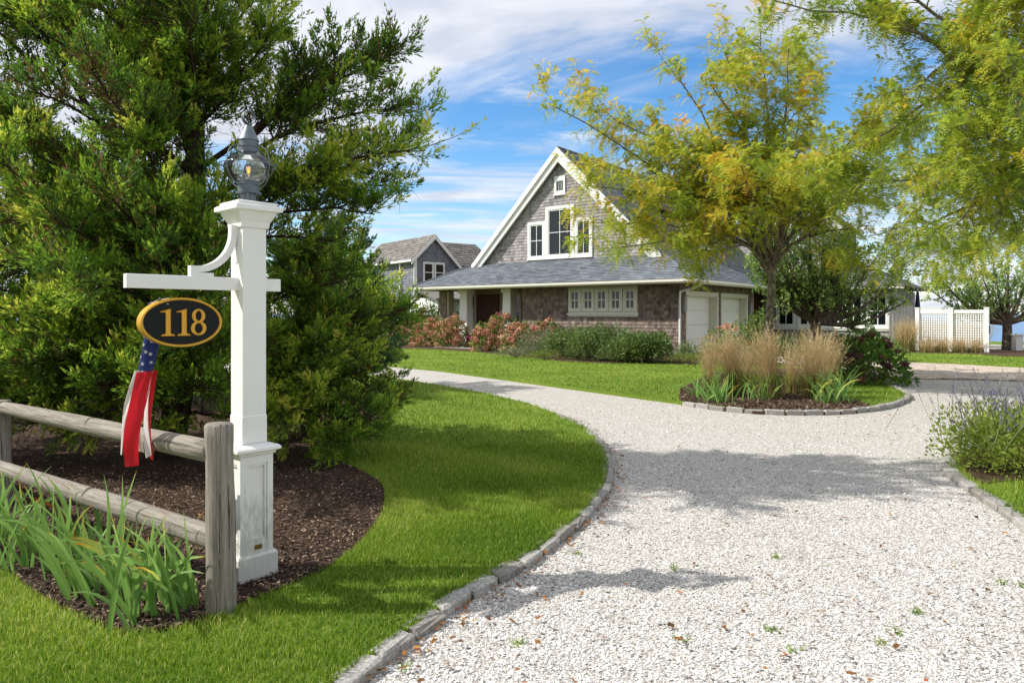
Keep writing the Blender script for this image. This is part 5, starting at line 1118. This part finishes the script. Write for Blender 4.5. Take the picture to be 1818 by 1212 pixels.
def tree(name, base, label, trunk, limbs, seed, bark, leafm, kind, n2, l2, n3, l3, nl, ls, tone=.5, group=None, up2=.12, sp2=.75, lw=None):
    """trunk and limbs are polylines with radii; twigs of two orders carry the leaves"""
    r = np.random.default_rng(seed); root = thing(name, base, label, 'tree', group); wood = Acc(); leaf = Acc()
    for p, a, b in trunk: tube(wood, p, np.linspace(a, b, len(p)), 10)
    PP, DD, TT = [], [], []
    for p, a, b in limbs:
        tube(wood, p, np.linspace(a, b, len(p)), 7, cap=False); L = np.linalg.norm(p[-1]-p[0])
        s2 = shoots(r, p, a, b, max(3, int(n2*L)), .25, l2, sp2, up2, .14, 6, .5, .3); s2.append((p[-4:], b, b*.4))
        for q, a2, b2 in s2:
            tube(wood, q, np.linspace(a2, max(.003, b2), len(q)), 5, cap=False); s3 = shoots(r, q, a2, b2, n3, .2, l3, .7, .0, .2, 4, .3, .2); s3.append((q[-3:], b2, b2))
            tb = r.normal(tone, .10)
            for x, a3, b3 in s3:
                tube(wood, x, np.linspace(max(.003, a3*.7), .002, len(x)), 3, cap=False); pos, t, u = along(r, x, nl, .15); PP.append(pos); A, B = perp(t); az = r.uniform(0, 6.28, nl); DD.append(nrm(t*.5+A*np.cos(az)[:, None]+B*np.sin(az)[:, None]+np.array([0, 0, .1]))); TT.append(np.full(nl, tb+r.normal(0, .06))+.08*u+r.normal(0, .11, nl))
    Pn, D, T = np.concatenate(PP), np.concatenate(DD), np.concatenate(TT)
    if kind == 'pinnate': pinnate(leaf, r, Pn, D, ls*r.uniform(.7, 1.3, len(Pn)), 6, .052 if lw is None else lw[0], .024 if lw is None else lw[1], T)
    else: broad(leaf, r, Pn, D, ls, ls*.5, T, .15)
    wood.build('trunk', bark, root, smooth=True); leaf.build('crown', leafm, root); return root
r = np.random.default_rng(77)
D1 = 15.6; B1 = np.array([*G(1366, 557+F*(H-MZ)/D1, MZ), MZ]); F1 = P(1372, 470, D1)
tr = smooth_line([B1-[0, 0, .1], P(1364, 590, D1), P(1371, 500, D1), F1], 4)
LB = []
for (x0, y0, mids, x1, y1, d1, w_) in (
    (1370, 490, (1335, 420), 1235, 375, 15.0, .9), (1370, 480, (1300, 372), 1040, 330, 14.6, 1), (1335, 430, (1240, 350), 985, 190, 15.0, 1), (1340, 425, (1260, 310), 1060, 185, 16.2, 1), (1370, 470, (1330, 330), 1180, 110, 15.6, 1.1), (1372, 470, (1352, 300), 1262, 150, 14.8, 1), (1372, 470, (1365, 260), 1350, 45, 15.8, 1.1),
    (1370, 488, (1290, 400), 1060, 395, 15.2, .9), (1370, 482, (1290, 350), 1130, 340, 16.0, .9), (1370, 478, (1310, 340), 1190, 290, 14.8, .9), (1370, 490, (1310, 430), 1190, 435, 15.0, .8), (1372, 472, (1345, 330), 1290, 100, 15.3, .9), (1372, 468, (1390, 290), 1400, 85, 15.0, .9), (1370, 480, (1270, 380), 1120, 270, 15.8, .9), (1372, 468, (1440, 360), 1530, 250, 16.6, .9), (1372, 460, (1400, 300), 1440, 110, 16.4, 1), (1372, 465, (1430, 350), 1560, 190, 15.2, 1.1), (1372, 470, (1450, 390), 1640, 300, 16.0, 1), (1372, 475, (1430, 420), 1540, 400, 14.8, .9), (1370, 485, (1300, 420), 1090, 440, 14.4, .8), (1335, 430, (1230, 380), 1120, 420, 16.4, .8), (1372, 470, (1390, 380), 1420, 300, 13.6, 1), (1372, 470, (1350, 390), 1310, 280, 13.4, 1), (1372, 470, (1410, 380), 1500, 290, 18, 1), (1370, 470, (1330, 380), 1220, 250, 18, 1)):
    a_, m_, e_ = P(x0, y0, D1), P(mids[0], mids[1], (D1+d1)/2), P(x1, y1, d1); p = smooth_line([a_, m_, e_], 5); p[1:-1] += r.normal(0, .05, p[1:-1].shape); LB.append((p, .047*w_, .011))
tree('honey_locust_tree', B1, 'golden green honey locust with a lichened trunk rising from the grasses before the garage', [(tr, .095, .078)], LB, 78, M['locust_bark'], M['locust'], 'pinnate', 2.9, 1.4, 7, .62, 10, .20, .56)
# second locust stands beyond the right edge and reaches in overhead
B2 = np.array([9.6, 11.2, 0.]); F2 = np.array([9.4, 11.3, 2.7]); tr = smooth_line([B2-[0, 0, .1], [9.55, 11.2, 1.4], F2, [9.3, 11.2, 4.2]], 4); LB = []
for (mx, my, md, x1, y1, d1, w_) in ((1700, 90, 11, 1370, 0, 11.2, 1), (1760, 90, 11, 1600, 170, 10.6, 1), (1720, 60, 11.2, 1480, -60, 11.4, 1), (1700, 170, 11.4, 1500, 300, 11.6, .9), (1780, 180, 11.2, 1640, 330, 10.4, 1), (1740, 330, 11.4, 1475, 318, 11.9, .8), (1790, 330, 11.2, 1660, 440, 10.6, 1), (1800, 260, 11, 1700, 260, 9.8, 1), (1820, 340, 11.2, 1740, 440, 10.0, 1), (1830, 100, 11, 1720, -30, 10, 1), (1830, 0, 11, 1760, -120, 11.6, 1), (1860, 360, 11.4, 1800, 430, 12.6, 1), (1760, 260, 12, 1590, 420, 13.2, .9), (1850, 200, 11, 1790, 140, 9.6, 1), (1780, 240, 12.4, 1620, 230, 13.4, 1), (1780, 330, 12.2, 1590, 480, 12.8, .8), (1740, 360, 12.2, 1550, 470, 13.4, .8), (1800, 360, 12, 1690, 470, 12.2, .8),
    (1990, 200, 11, 2120, 60, 11, 1), (1960, 60, 11, 2040, -120, 12, 1), (2000, 300, 11.6, 2200, 260, 12, 1), (1930, 200, 13, 1900, 100, 14.5, 1)):
    s = F2 if my > 150 else np.array([9.3, 11.2, 4.1]); p = smooth_line([s, P(mx, my, md), P(x1, y1, d1)], 5); p[1:-1] += r.normal(0, .05, p[1:-1].shape); LB.append((p, .05*w_, .010))
tree('honey_locust_tree', B2, 'yellow green honey locust whose boughs hang into the upper right corner', [(tr, .14, .08)], LB, 79, M['locust_bark'], M['locust'], 'pinnate', 3.9, 1.1, 7, .55, 9, .18, .45, lw=(.046, .020))

# ---- the two small vase-shaped trees
def vase(base, fork, tips, seed, label, h0, **kw):
    r = np.random.default_rng(seed); LB = []
    for (x, y, z) in tips:
        e = np.array([x, y, z])+np.array(base)*[1, 1, 0]; m_ = fork+(e-fork)*.45+np.array([0, 0, -.12*np.linalg.norm(e-fork)]); LB.append((smooth_line([fork, m_, e], 5), h0*.55, .012))
    return tree('crabapple_tree', base, label, [(smooth_line([np.array(base)-[0, 0, .1], (np.array(base)+fork)/2+[.02, 0, 0], fork], 4), h0, h0*.85)], LB, seed, M['crab_bark'], M['crab'], 'broad', kw.get('n2', 7.0), kw.get('l2', .8), 5, .38, kw.get('nl', 7), kw.get('ls', .10), .48, up2=.26)
D3 = 17.6; b = np.array([*G(1440, 557+F*(H-MZ)/D3, MZ), MZ]); fk = P(1448, 572, D3); tips = []
for i in range(16):
    a_ = i*2.4; R = r.uniform(.5, 1.35); tips.append((R*math.cos(a_), R*math.sin(a_)*.9, r.uniform(2.75, 3.8)-.1*R))
for (px, py) in ((1620, 530), (1600, 490), (1550, 500), (1350, 480), (1340, 450), (1500, 460), (1560, 450)):
    q = P(px, py, D3); tips.append((q[0]-b[0], q[1]-b[1], q[2]))
vase(b, fk, tips, 91, 'dark leaved small tree with several stems at the grasses before the wing windows', .14)
D4 = 29.; b = np.array([*G(1787, 624, MZ), MZ]); b[:2] = [F and (1787-CX)/F*D4, D4]; fk = P(1788, 574, D4); tips = []
for (px, py, dd) in ((1645, 510, 29), (1665, 490, 28), (1700, 470, 29), (1695, 505, 28), (1740, 480, 28), (1760, 450, 29), (1790, 440, 28), (1830, 470, 29), (1860, 510, 29), (1850, 540, 28), (1725, 520, 30), (1760, 500, 31), (1810, 490, 31), (1650, 480, 30.5), (1880, 470, 30)):
    q = P(px, py, dd); tips.append((q[0]-b[0], q[1]-b[1], q[2]))
vase(b, fk, tips, 92, 'small vase shaped tree on the mulch right of the lattice screen', .2, n2=3.6, l2=1.2, nl=8, ls=.14)

# ---- shrubs
def mound(r, n, R, cut=-.1, pw=.35):
    """points on and just under a lumpy dome of half-axes R, with outward directions"""
    d = nrm(r.normal(0, 1, (n*2, 3))); d = d[d[:, 2] > cut][:n]; n = len(d)
    l = 1+.10*np.sin(5*d[:, 0]+3*d[:, 1]+r.uniform(0, 6))*np.sin(4*d[:, 1]+r.uniform(0, 6))+.07*np.sin(9*d[:, 0]-7*d[:, 2])
    return d*np.asarray(R)*l[:, None]*(1-.45*r.random(n)**(1/pw))[:, None], nrm(d/np.asarray(R)), d
def mophead(acc, r, c, R, n, t):
    d = nrm(r.normal(0, 1, (n, 3))); p = c+d*R*r.uniform(.8, 1.08, (n, 1))*np.array([1, 1, .8]); A, B = perp(d); s = R*.3; az = r.uniform(0, 6.28, n)[:, None]; X = A*np.cos(az)+B*np.sin(az); Y = np.cross(d, X); tl = d*R*.12
    acc.add(np.stack([p-X*s-tl, p-Y*s*.8, p+X*s+tl*.5, p+Y*s*.8], 1).reshape(-1, 3), np.arange(n*4).reshape(-1, 4), np.repeat(np.clip(t+r.normal(0, .12, n), 0, 1), 4))
def leaf_dome(acc, r, n, R, ll, lw, tone, c=(0, 0, 0), droop=.2, cut=-.1):
    p, d, _ = mound(r, n, R, cut); broad(acc, r, p+np.asarray(c), d, ll, np.full((len(p), 1), lw), np.full(len(p), tone)+.15*(r.random(len(p))-.5), droop)
def stems(r, R, n, z0=0.):
    a = Acc()
    for i in range(n):
        d = nrm(r.normal(0, 1, 3)); d[2] = abs(d[2])+.3; e = d*np.asarray(R)*.8; tube(a, [(0, 0, z0-.05), e*.5*[.7, .7, 1], e], [.012, .008, .004], 4, cap=False)
    return a
def hydrangea(loc, R, label, seed, petal, heads, hr_, hn, ln, ll, separate=False, group=None, tone=.5):
    r = np.random.default_rng(seed); o = thing('hydrangea_shrub', loc, label, 'shrub', group)
    a = Acc(); leaf_dome(a, r, ln, R, ll, ll*.62, tone, (0, 0, R[2]*.06)); a.build('foliage', M['dark_leaf'], o, local=True)
    stems(r, R, 16).build('stem', M['crab_bark'], o, local=True)
    p, d, q = mound(r, heads*3, R, -.05, .12); k = r.random(len(p)) < (.35+.65*np.clip(q[:, 2]+.4, 0, 1)); p = p[k][:heads]*1.05
    if separate:
        ms = []
        for j in range(4): a = Acc(); mophead(a, r, np.zeros(3), hr_, hn, r.uniform(.25, .75)); ms.append(a.mesh('flower_head', petal))
        for x in p:
            h_ = bpy.data.objects.new('flower_head', ms[r.integers(4)]); COL.objects.link(h_); h_.parent = o; h_.location = x; s = r.uniform(.7, 1.15); h_.scale = (s, s, s*r.uniform(.8, 1)); h_.rotation_euler = (r.normal(0, .4), r.normal(0, .4), r.uniform(0, 6))
    else:
        a = Acc()
        for x in p: mophead(a, r, x, hr_*r.uniform(.65, 1.2), hn, r.uniform(.15, .9))
        a.build('flower_heads', petal, o, local=True)
    return o
def at(px, py, z=MZ): x, y = G(px, py, z); return np.array([x, y, z])
g_ = 'hydrangeas along the front of the house'
for i, (px, py, rx, h, hd, lb) in enumerate((
    (720, 611, .75, 1.15, 70, 'rusty hydrangea nearest the neighbouring house, end of the porch row'), (748, 606, .7, 1.75, 60, 'tallest rusty hydrangea with a tuft standing above the rest left of the porch'), (768, 614, 1.0, 1.35, 110, 'broad rusty hydrangea before the shingled porch pier'), (803, 616, .78, 1.38, 90, 'full rusty hydrangea just left of the porch steps'),
    (868, 623, .72, 1.15, 75, 'rusty hydrangea just right of the porch steps and the potted mum'), (893, 620, .72, 1.5, 80, 'rusty hydrangea before the right porch column'), (924, 627, .72, 1.12, 75, 'rusty hydrangea before the right sidelight'), (968, 622, .85, 1.28, 60, 'rusty hydrangea behind the grey green bush against the wall'))):
    hydrangea(at(px, py), np.array([rx, rx*.8, h*.92]), lb, 100+i, M['mophead'], int(hd*1.55), .12, 26, 900, .12, group=g_)
hydrangea(at(1527, 676), np.array([1.0, .9, .88]), 'big dark hydrangea with faded purple heads at the tip of the island', 120, M['dusk_mophead'], 42, .10, 70, 1500, .15, True, tone=.42)
hydrangea(at(1490, 662), np.array([.7, .6, .85]), 'small purple headed hydrangea between the tree and the big one', 121, M['dusk_mophead'], 16, .09, 60, 700, .14, True, tone=.45)
hydrangea(at(1300, 645), np.array([.85, .8, 1.1]), 'pale pink hydrangea behind the reed grass before the garage doors', 122, M['mophead'], 40, .11, 30, 700, .13)
def bushy(name, loc, R, label, cat, seed, mat, n, ll, lw, tone, group=None, droop=0., bits=None, part='foliage'):
    r = np.random.default_rng(seed); o = thing(name, loc, label, cat, group); a = Acc()
    # several overlapping tufts give an uneven outline
    k = bits or 7
    for j in range(k):
        c = np.array([r.uniform(-.6, .6)*R[0], r.uniform(-.5, .5)*R[1], r.uniform(.05, .45)*R[2]]) if j else np.zeros(3); f = 1.0 if j == 0 else r.uniform(.45, .65)
        leaf_dome(a, r, int(n/(k+1)*(2 if j == 0 else 1)), np.asarray(R)*f, ll, lw, tone+r.normal(0, .08), c, droop)
    a.build(part, mat, o, local=True); stems(r, R, 12).build('stem', M['crab_bark'], o, local=True); return o
g_ = 'evergreen shrubs under the strip window'
for i, (px, py, rx, h, lb) in enumerate(((1012, 634, 1.0, 1.12, 'feathery evergreen shrub at the left end of the green row under the strip window'), (1060, 638, 1.05, 1.22, 'tallest evergreen shrub of the row under the strip window'), (1106, 641, .95, 1.05, 'evergreen shrub with rusty heads behind it, third in the green row'), (1148, 642, .72, .95, 'round glossy evergreen shrub at the right end of the green row'))):
    bushy('evergreen_shrub', at(px, py), (rx, .85, h*.9), lb, 'shrub', 140+i, M['yew'], 5200, .11, .045, .5, g_, -.15, 11)
bushy('boxwood_shrub', at(1224, 637), (.5, .45, .62), 'small round green shrub at the foot of the garage corner', 'shrub', 150, M['yew'], 1400, .06, .03, .6)
bushy('catmint_clump', at(1216, 645), (.7, .4, .34), 'low yellowing clump at the garage corner under the downspout', 'plant', 151, M['catmint'], 900, .07, .02, .5)
bushy('grey_shrub', at(958, 632), (.8, .6, .95), 'silvery grey green bush between rusty hydrangeas and the evergreens', 'shrub', 152, M['grey_leaf'], 1800, .10, .02, .5, None, -.3)
bushy('grey_clump', at(918, 634), (.85, .35, .34), 'low silvery clump at the lawn edge before the hydrangeas', 'plant', 153, M['grey_leaf'], 900, .08, .02, .45, None, -.2)
bushy('grey_clump', at(968, 638), (.6, .35, .3), 'low tawny clump at the lawn edge before the grey bush', 'plant', 154, M['catmint'], 700, .08, .02, .35, None, -.2)
for i, (px, Y, rx, h, lb) in enumerate(((705, 36, 1.7, 2.0, 'dark hedge shrub under the juniper branch tips'), (745, 37.5, 1.9, 2.15, 'dark green hedge shrub before the neighbouring porch'), (790, 38.5, 1.8, 2.3, 'sunlit hedge shrub seen beside the porch pier'), (818, 40, 1.6, 2.2, 'hedge shrub seen through the open end of the porch'))):
    bushy('hedge_shrub', np.array([(px-CX)/F*Y, Y, 0]), (rx, 1.2, h), lb, 'shrub', 160+i, M['hedge_leaf'], 2600, .15, .08, .45+.1*i, 'hedge shrubs between the houses')
bushy('green_shrub', at(1345, 645), (.5, .5, 1.6), 'tall light green shrub left of the lichened trunk', 'shrub', 170, M['shrub_leaf'], 1500, .10, .05, .65)
bushy('green_shrub', at(1405, 648), (1.1, .6, .9), 'loose green shrub right of the lichened trunk', 'shrub', 171, M['shrub_leaf'], 1900, .10, .05, .5)
bushy('green_shrub', at(1525, 640), (1.5, .7, .92), 'olive green shrub under the wing windows', 'shrub', 172, M['shrub_leaf'], 2200, .10, .045, .62)
# catmint at the right edge, grey flower wands reaching over the drive
q = np.array([*G(1795, 850, MZ), MZ]); q[:2] += [.62, .45]
cm = bushy('catmint_bush', q, (.78, .8, .58), 'loose lime green bush with lavender flower wands at the right edge', 'shrub', 180, M['catmint'], 8500, .055, .026, .55, None, -.35, 16)
a = Acc(); f_ = Acc(); r = np.random.default_rng(181)
for i in range(280):
    d = nrm(np.array([r.normal(-.2, .55), r.normal(-.1, .5), abs(r.normal(.7, .3))+.15]))
    d[0] = max(d[0], -.4)
    s = np.array([r.normal(0, .4), r.normal(0, .35), .25]); L = r.uniform(.4, .75); p = [s, s+d*L*.6, s+d*L+np.array([0, 0, .02])]
    tube(a, p, [.003, .0025, .002], 3, cap=False); x, t, u = along(r, np.array(p), 20, .5); broad(f_, r, x, t, .022, np.full((20, 1), .010), np.full(20, r.uniform(.1, .9)), -.1)
a.build('stem', M['grey_leaf'], cm, local=True); f_.build('flower_wands', M['lavender'], cm, local=True)

# ---- ornamental grasses
def reed(loc, h, spread, n, seed, label, group, lean=(.0, .0), plume=True, mat='straw', fol=True, name='ornamental_grass', w0=.005):
    r = np.random.default_rng(seed); o = thing(name, loc, label, 'grass', group); a = Acc(); pl = Acc()
    az = r.uniform(0, 6.28, n); b = np.c_[r.normal(0, spread*.28, (n, 2)), np.full(n, -.02)]; out = np.c_[np.cos(az), np.sin(az), 0*az]*(r.random((n, 1))**.8*spread*1.1+.02)+np.array([lean[0], lean[1], 0])*r.uniform(.5, 1.2, (n, 1)); hh = h*.94*np.clip(r.normal(.84, .15, n), .35, 1.12)*(1-.12*(np.linalg.norm(out[:, :2], axis=1)/spread)); sd_ = nrm(np.c_[r.normal(0, 1, (n, 2)), 0*az])
    rows = []; w_ = w0*r.uniform(.6, 1.2, n)
    for v, ww in ((0, .9), (.35, 1), (.7, .7), (1, .1)):
        c = b+out*(v**1.8)[..., None] if isinstance(v, np.ndarray) else b+out*v**1.8
        c = c+np.array([0, 0, 1.])*(hh*(v-.08*v*v))[:, None]; rows += [c-sd_*(w_*ww)[:, None]/2, c+sd_*(w_*ww)[:, None]/2]
    V = np.stack(rows, 1).reshape(-1, 3); i = np.arange(n)[:, None]*8; t0 = np.clip(r.normal(.5, .18, n), 0, 1)
    a.add(V, np.concatenate([i+np.array([[k, k+1, k+3, k+2]]) for k in (0, 2, 4)]), (t0[:, None]+np.array([-.25, -.25, 0, 0, .1, .1, .2, .2])).ravel()); a.build('stalks', M[mat], o, local=True)
    if plume:
        m = n//2; tip = b[:m]+out[:m]; tip[:, 2] += hh[:m]*.92; d = nrm(out[:m]*1.6+np.array([0, 0, 1.])*hh[:m, None]*.6); sprays(pl, r, tip-d*.24, d, np.full(m, .30), np.full(m, .014), 12, .045, .007, np.clip(t0[:m]+.15, 0, 1), .15); pl.build('plumes', M[mat], o, local=True)
    if fol:
        m = n//3; az = r.uniform(0, 6.28, m); L = h*r.uniform(.2, .42, m); dr = np.c_[np.cos(az), np.sin(az), 0*az]; s2 = np.c_[-np.sin(az), np.cos(az), 0*az]*.005; b2 = np.c_[r.normal(0, spread*.3, (m, 2)), np.zeros(m)]; g1 = Acc()
        V = np.stack([b2-s2, b2+s2, b2+dr*(L*.3)[:, None]+np.array([0, 0, .8])*L[:, None]+s2, b2+dr*(L*.3)[:, None]+np.array([0, 0, .8])*L[:, None]-s2, b2+dr*(L*.85)[:, None]+np.array([0, 0, .55])*L[:, None]], 1).reshape(-1, 3); i = np.arange(m)[:, None]*5
        g1.add(V, i+np.array([[0, 1, 2, 3]]), np.repeat(r.random(m), 5)); g1.T.append(i+np.array([[3, 2, 4]])); g1.TM.append(np.zeros(m, int)); g1.build('foliage', M['tuft'], o, local=True)
    return o
g_ = 'feather reed grasses in the island bed'
for i, (px, py, h, sp, n, lx, lb) in enumerate(((1262, 703, 1.28, .20, 240, -.05, 'thinnest pale reed grass at the left end of the island bed'), (1306, 702, 1.45, .26, 520, -.20, 'full reed grass second from the left in the island bed'), (1330, 694, 1.15, .20, 200, -.06, 'reed grass half hidden between its fuller neighbours left of the lichened trunk'), (1368, 706, 1.48, .28, 620, -.16, 'fullest reed grass in the middle of the island bed'),
    (1405, 698, 1.1, .20, 200, .0, 'reed grass behind the gap before the lichened trunk'), (1446, 705, 1.40, .33, 620, -.08, 'wide reed grass before the small dark tree'), (1470, 696, 1.3, .24, 420, .06, 'reed grass leaning towards the purple hydrangea'))):
    reed(at(px, py), h, sp, n, 200+i, lb, g_, (lx, 0))
reed(at(1607, 623), 1.55, .55, 600, 220, 'tawny grass fountain left of the lattice screen', None, (.1, 0), w0=.014)
g_ = 'low grasses at the foot of the lattice'
for i, (px, lb) in enumerate(((1644, 'low tawny grass clump before the left bay, nearest the left post'), (1672, 'low tawny grass clump before the left bay, by the middle post'), (1704, 'low grass clump before the right bay, by the middle post'), (1733, 'low grass clump before the right bay, nearest the right post'))):
    reed(at(px, 625), .78, .45, 260, 222+i, lb, g_, plume=False, w0=.013, mat='straw' if i else 'straw')
g_ = 'tall grasses behind the lattice'
for i, (px, lb) in enumerate(((1640, 'tawny grass seen through the left bay of the lattice'), (1665, 'tawny grass seen through the lattice beside the middle post'), (1700, 'tawny grass seen through the middle of the right bay'), (1728, 'tawny grass seen through the right end of the lattice'))):
    Y = 31.4; reed(np.array([(px-CX)/F*Y, Y, LZ]), 1.45, .7, 800, 230+i, lb, g_, w0=.016)

# ---- irises by the fence and strappy clumps in the island
def sword(L, w_, arch, tw, r, n=7):
    """one sword leaf in its own x-z plane, creased along the middle"""
    a = Acc(); V = []; T = []; x = z = 0.; th = r.uniform(.02, .12)
    for i in range(n):
        v = i/(n-1); ww = w_*(.72+.5*v)*(1-v**1.8)+.0008
        if i: x += L/(n-1)*math.sin(th); z += L/(n-1)*math.cos(th); th += arch*(.4+1.4*v)/(n-1)
        g = tw*(.3+v); e = np.array([math.cos(th)*math.cos(g), math.sin(g), -math.sin(th)*math.cos(g)]); o_ = np.array([-math.cos(th)*math.sin(g), math.cos(g), math.sin(th)*math.sin(g)]); V += [np.array([x, 0, z])-e*ww/2, np.array([x, 0, z])+o_*.14*ww, np.array([x, 0, z])+e*ww/2]; T += [v, v, v]
    T = np.array(T); a.add(V, [(i*3+j, i*3+j+1, i*3+4+j, i*3+3+j) for i in range(n-1) for j in (0, 1)], T); return a
def iris(loc, n, L, label, seed, lean, group, w_=.042, fan=.07):
    r = np.random.default_rng(seed); o = thing('iris_plant', loc, label, 'plant', group)
    for i in range(int(n*1.3)):
        dead = r.random() < .1; arch = abs(r.normal(.25, .22) if r.random() < .62 else r.normal(1.1, .5))+(.9 if dead else 0); l = L*r.uniform(.6, 1.3); a = sword(l, w_*r.uniform(.45, 1.12), arch, r.normal(0, .5), r); t = a.A[0]
        yel = r.random(); tn = np.where(t > .8, .45+(t-.8)*(2.6 if yel < .35 else .6), .25+.25*t+r.normal(0, .06)); tn = tn+(.38 if dead else 0)+(.3 if yel < .06 else 0); a.A[0] = np.clip(tn, 0, 1)
        c = a.build('leaf', M['iris'], o, local=True, smooth=True); f = r.normal(0, fan, 2); c.location = (f[0], f[1], -.01); az = math.atan2(lean[1]*.6+r.normal(0, .55), lean[0]*.8+r.normal(0, 1.0)); az = math.pi-az if seed == 300 and math.cos(az) > .1 else az; c.rotation_euler = (r.normal(0, .12), r.normal(.16, .22), az)
    return o
g_ = 'irises along the fence'
for i, (px, py, n, L, ln, lb) in enumerate(((318, 1078, 17, .50, (-.9, -.3), 'upright iris fan beside the fence post'), (262, 1096, 15, .50, (-1, -.25), 'front iris arching left over the lawn edge'), (232, 1058, 15, .48, (-.5, -.2), 'iris behind the front fan under the low rail'), (165, 1050, 17, .50, (-1, -.2), 'iris sprawling flat towards the lawn, middle of the row'), (120, 1015, 15, .46, (-.8, -.1), 'iris with yellowed leaves in the left half of the row'), (55, 1000, 17, .50, (-.6, -.3), 'iris at the left frame edge nearest the lawn'), (150, 968, 11, .42, (.2, -.2), 'pale iris behind, close under the low rail'), (15, 955, 14, .46, (.3, -.2), 'iris at the far left before the fence post'), (-30, 985, 14, .48, (.4, -.3), 'iris partly cut off by the left frame edge'))):
    iris(at(px, py), n, L, lb, 300+i, ln, g_)
g_ = 'strap leaved clumps at the island edge'
for i, (px, py, L, lb) in enumerate(((1240, 704, .5, 'strap leaved clump at the left tip of the island bed'), (1285, 713, .55, 'strap leaved clump before the second reed grass'), (1262, 712, .4, 'yellowing strap leaved clump between two greener ones'), (1470, 714, .6, 'strap leaved clump before the wide reed grass'), (1495, 712, .6, 'pale variegated clump on the mulch before the purple hydrangea'), (1350, 708, .45, 'strap leaved tuft at the foot of the middle reed grass'))):
    iris(at(px, py), 22, L, lb, 330+i, (r.normal(0, .2), -.2), g_, .034, .11)

# woods put in unseen behind the eye to darken what the panes reflect
r = np.random.default_rng(500); a = Acc()
for i in range(16):
    leaf_dome(a, r, 900, (5.5, 4, r.uniform(7, 11)), 1.1, .8, .35, (-62+8.2*i+r.normal(0, 1.5), -30+r.normal(0, 3), -.5), 0., -.02)
a.build('added_woods', M['hedge_leaf'], kind='stuff')
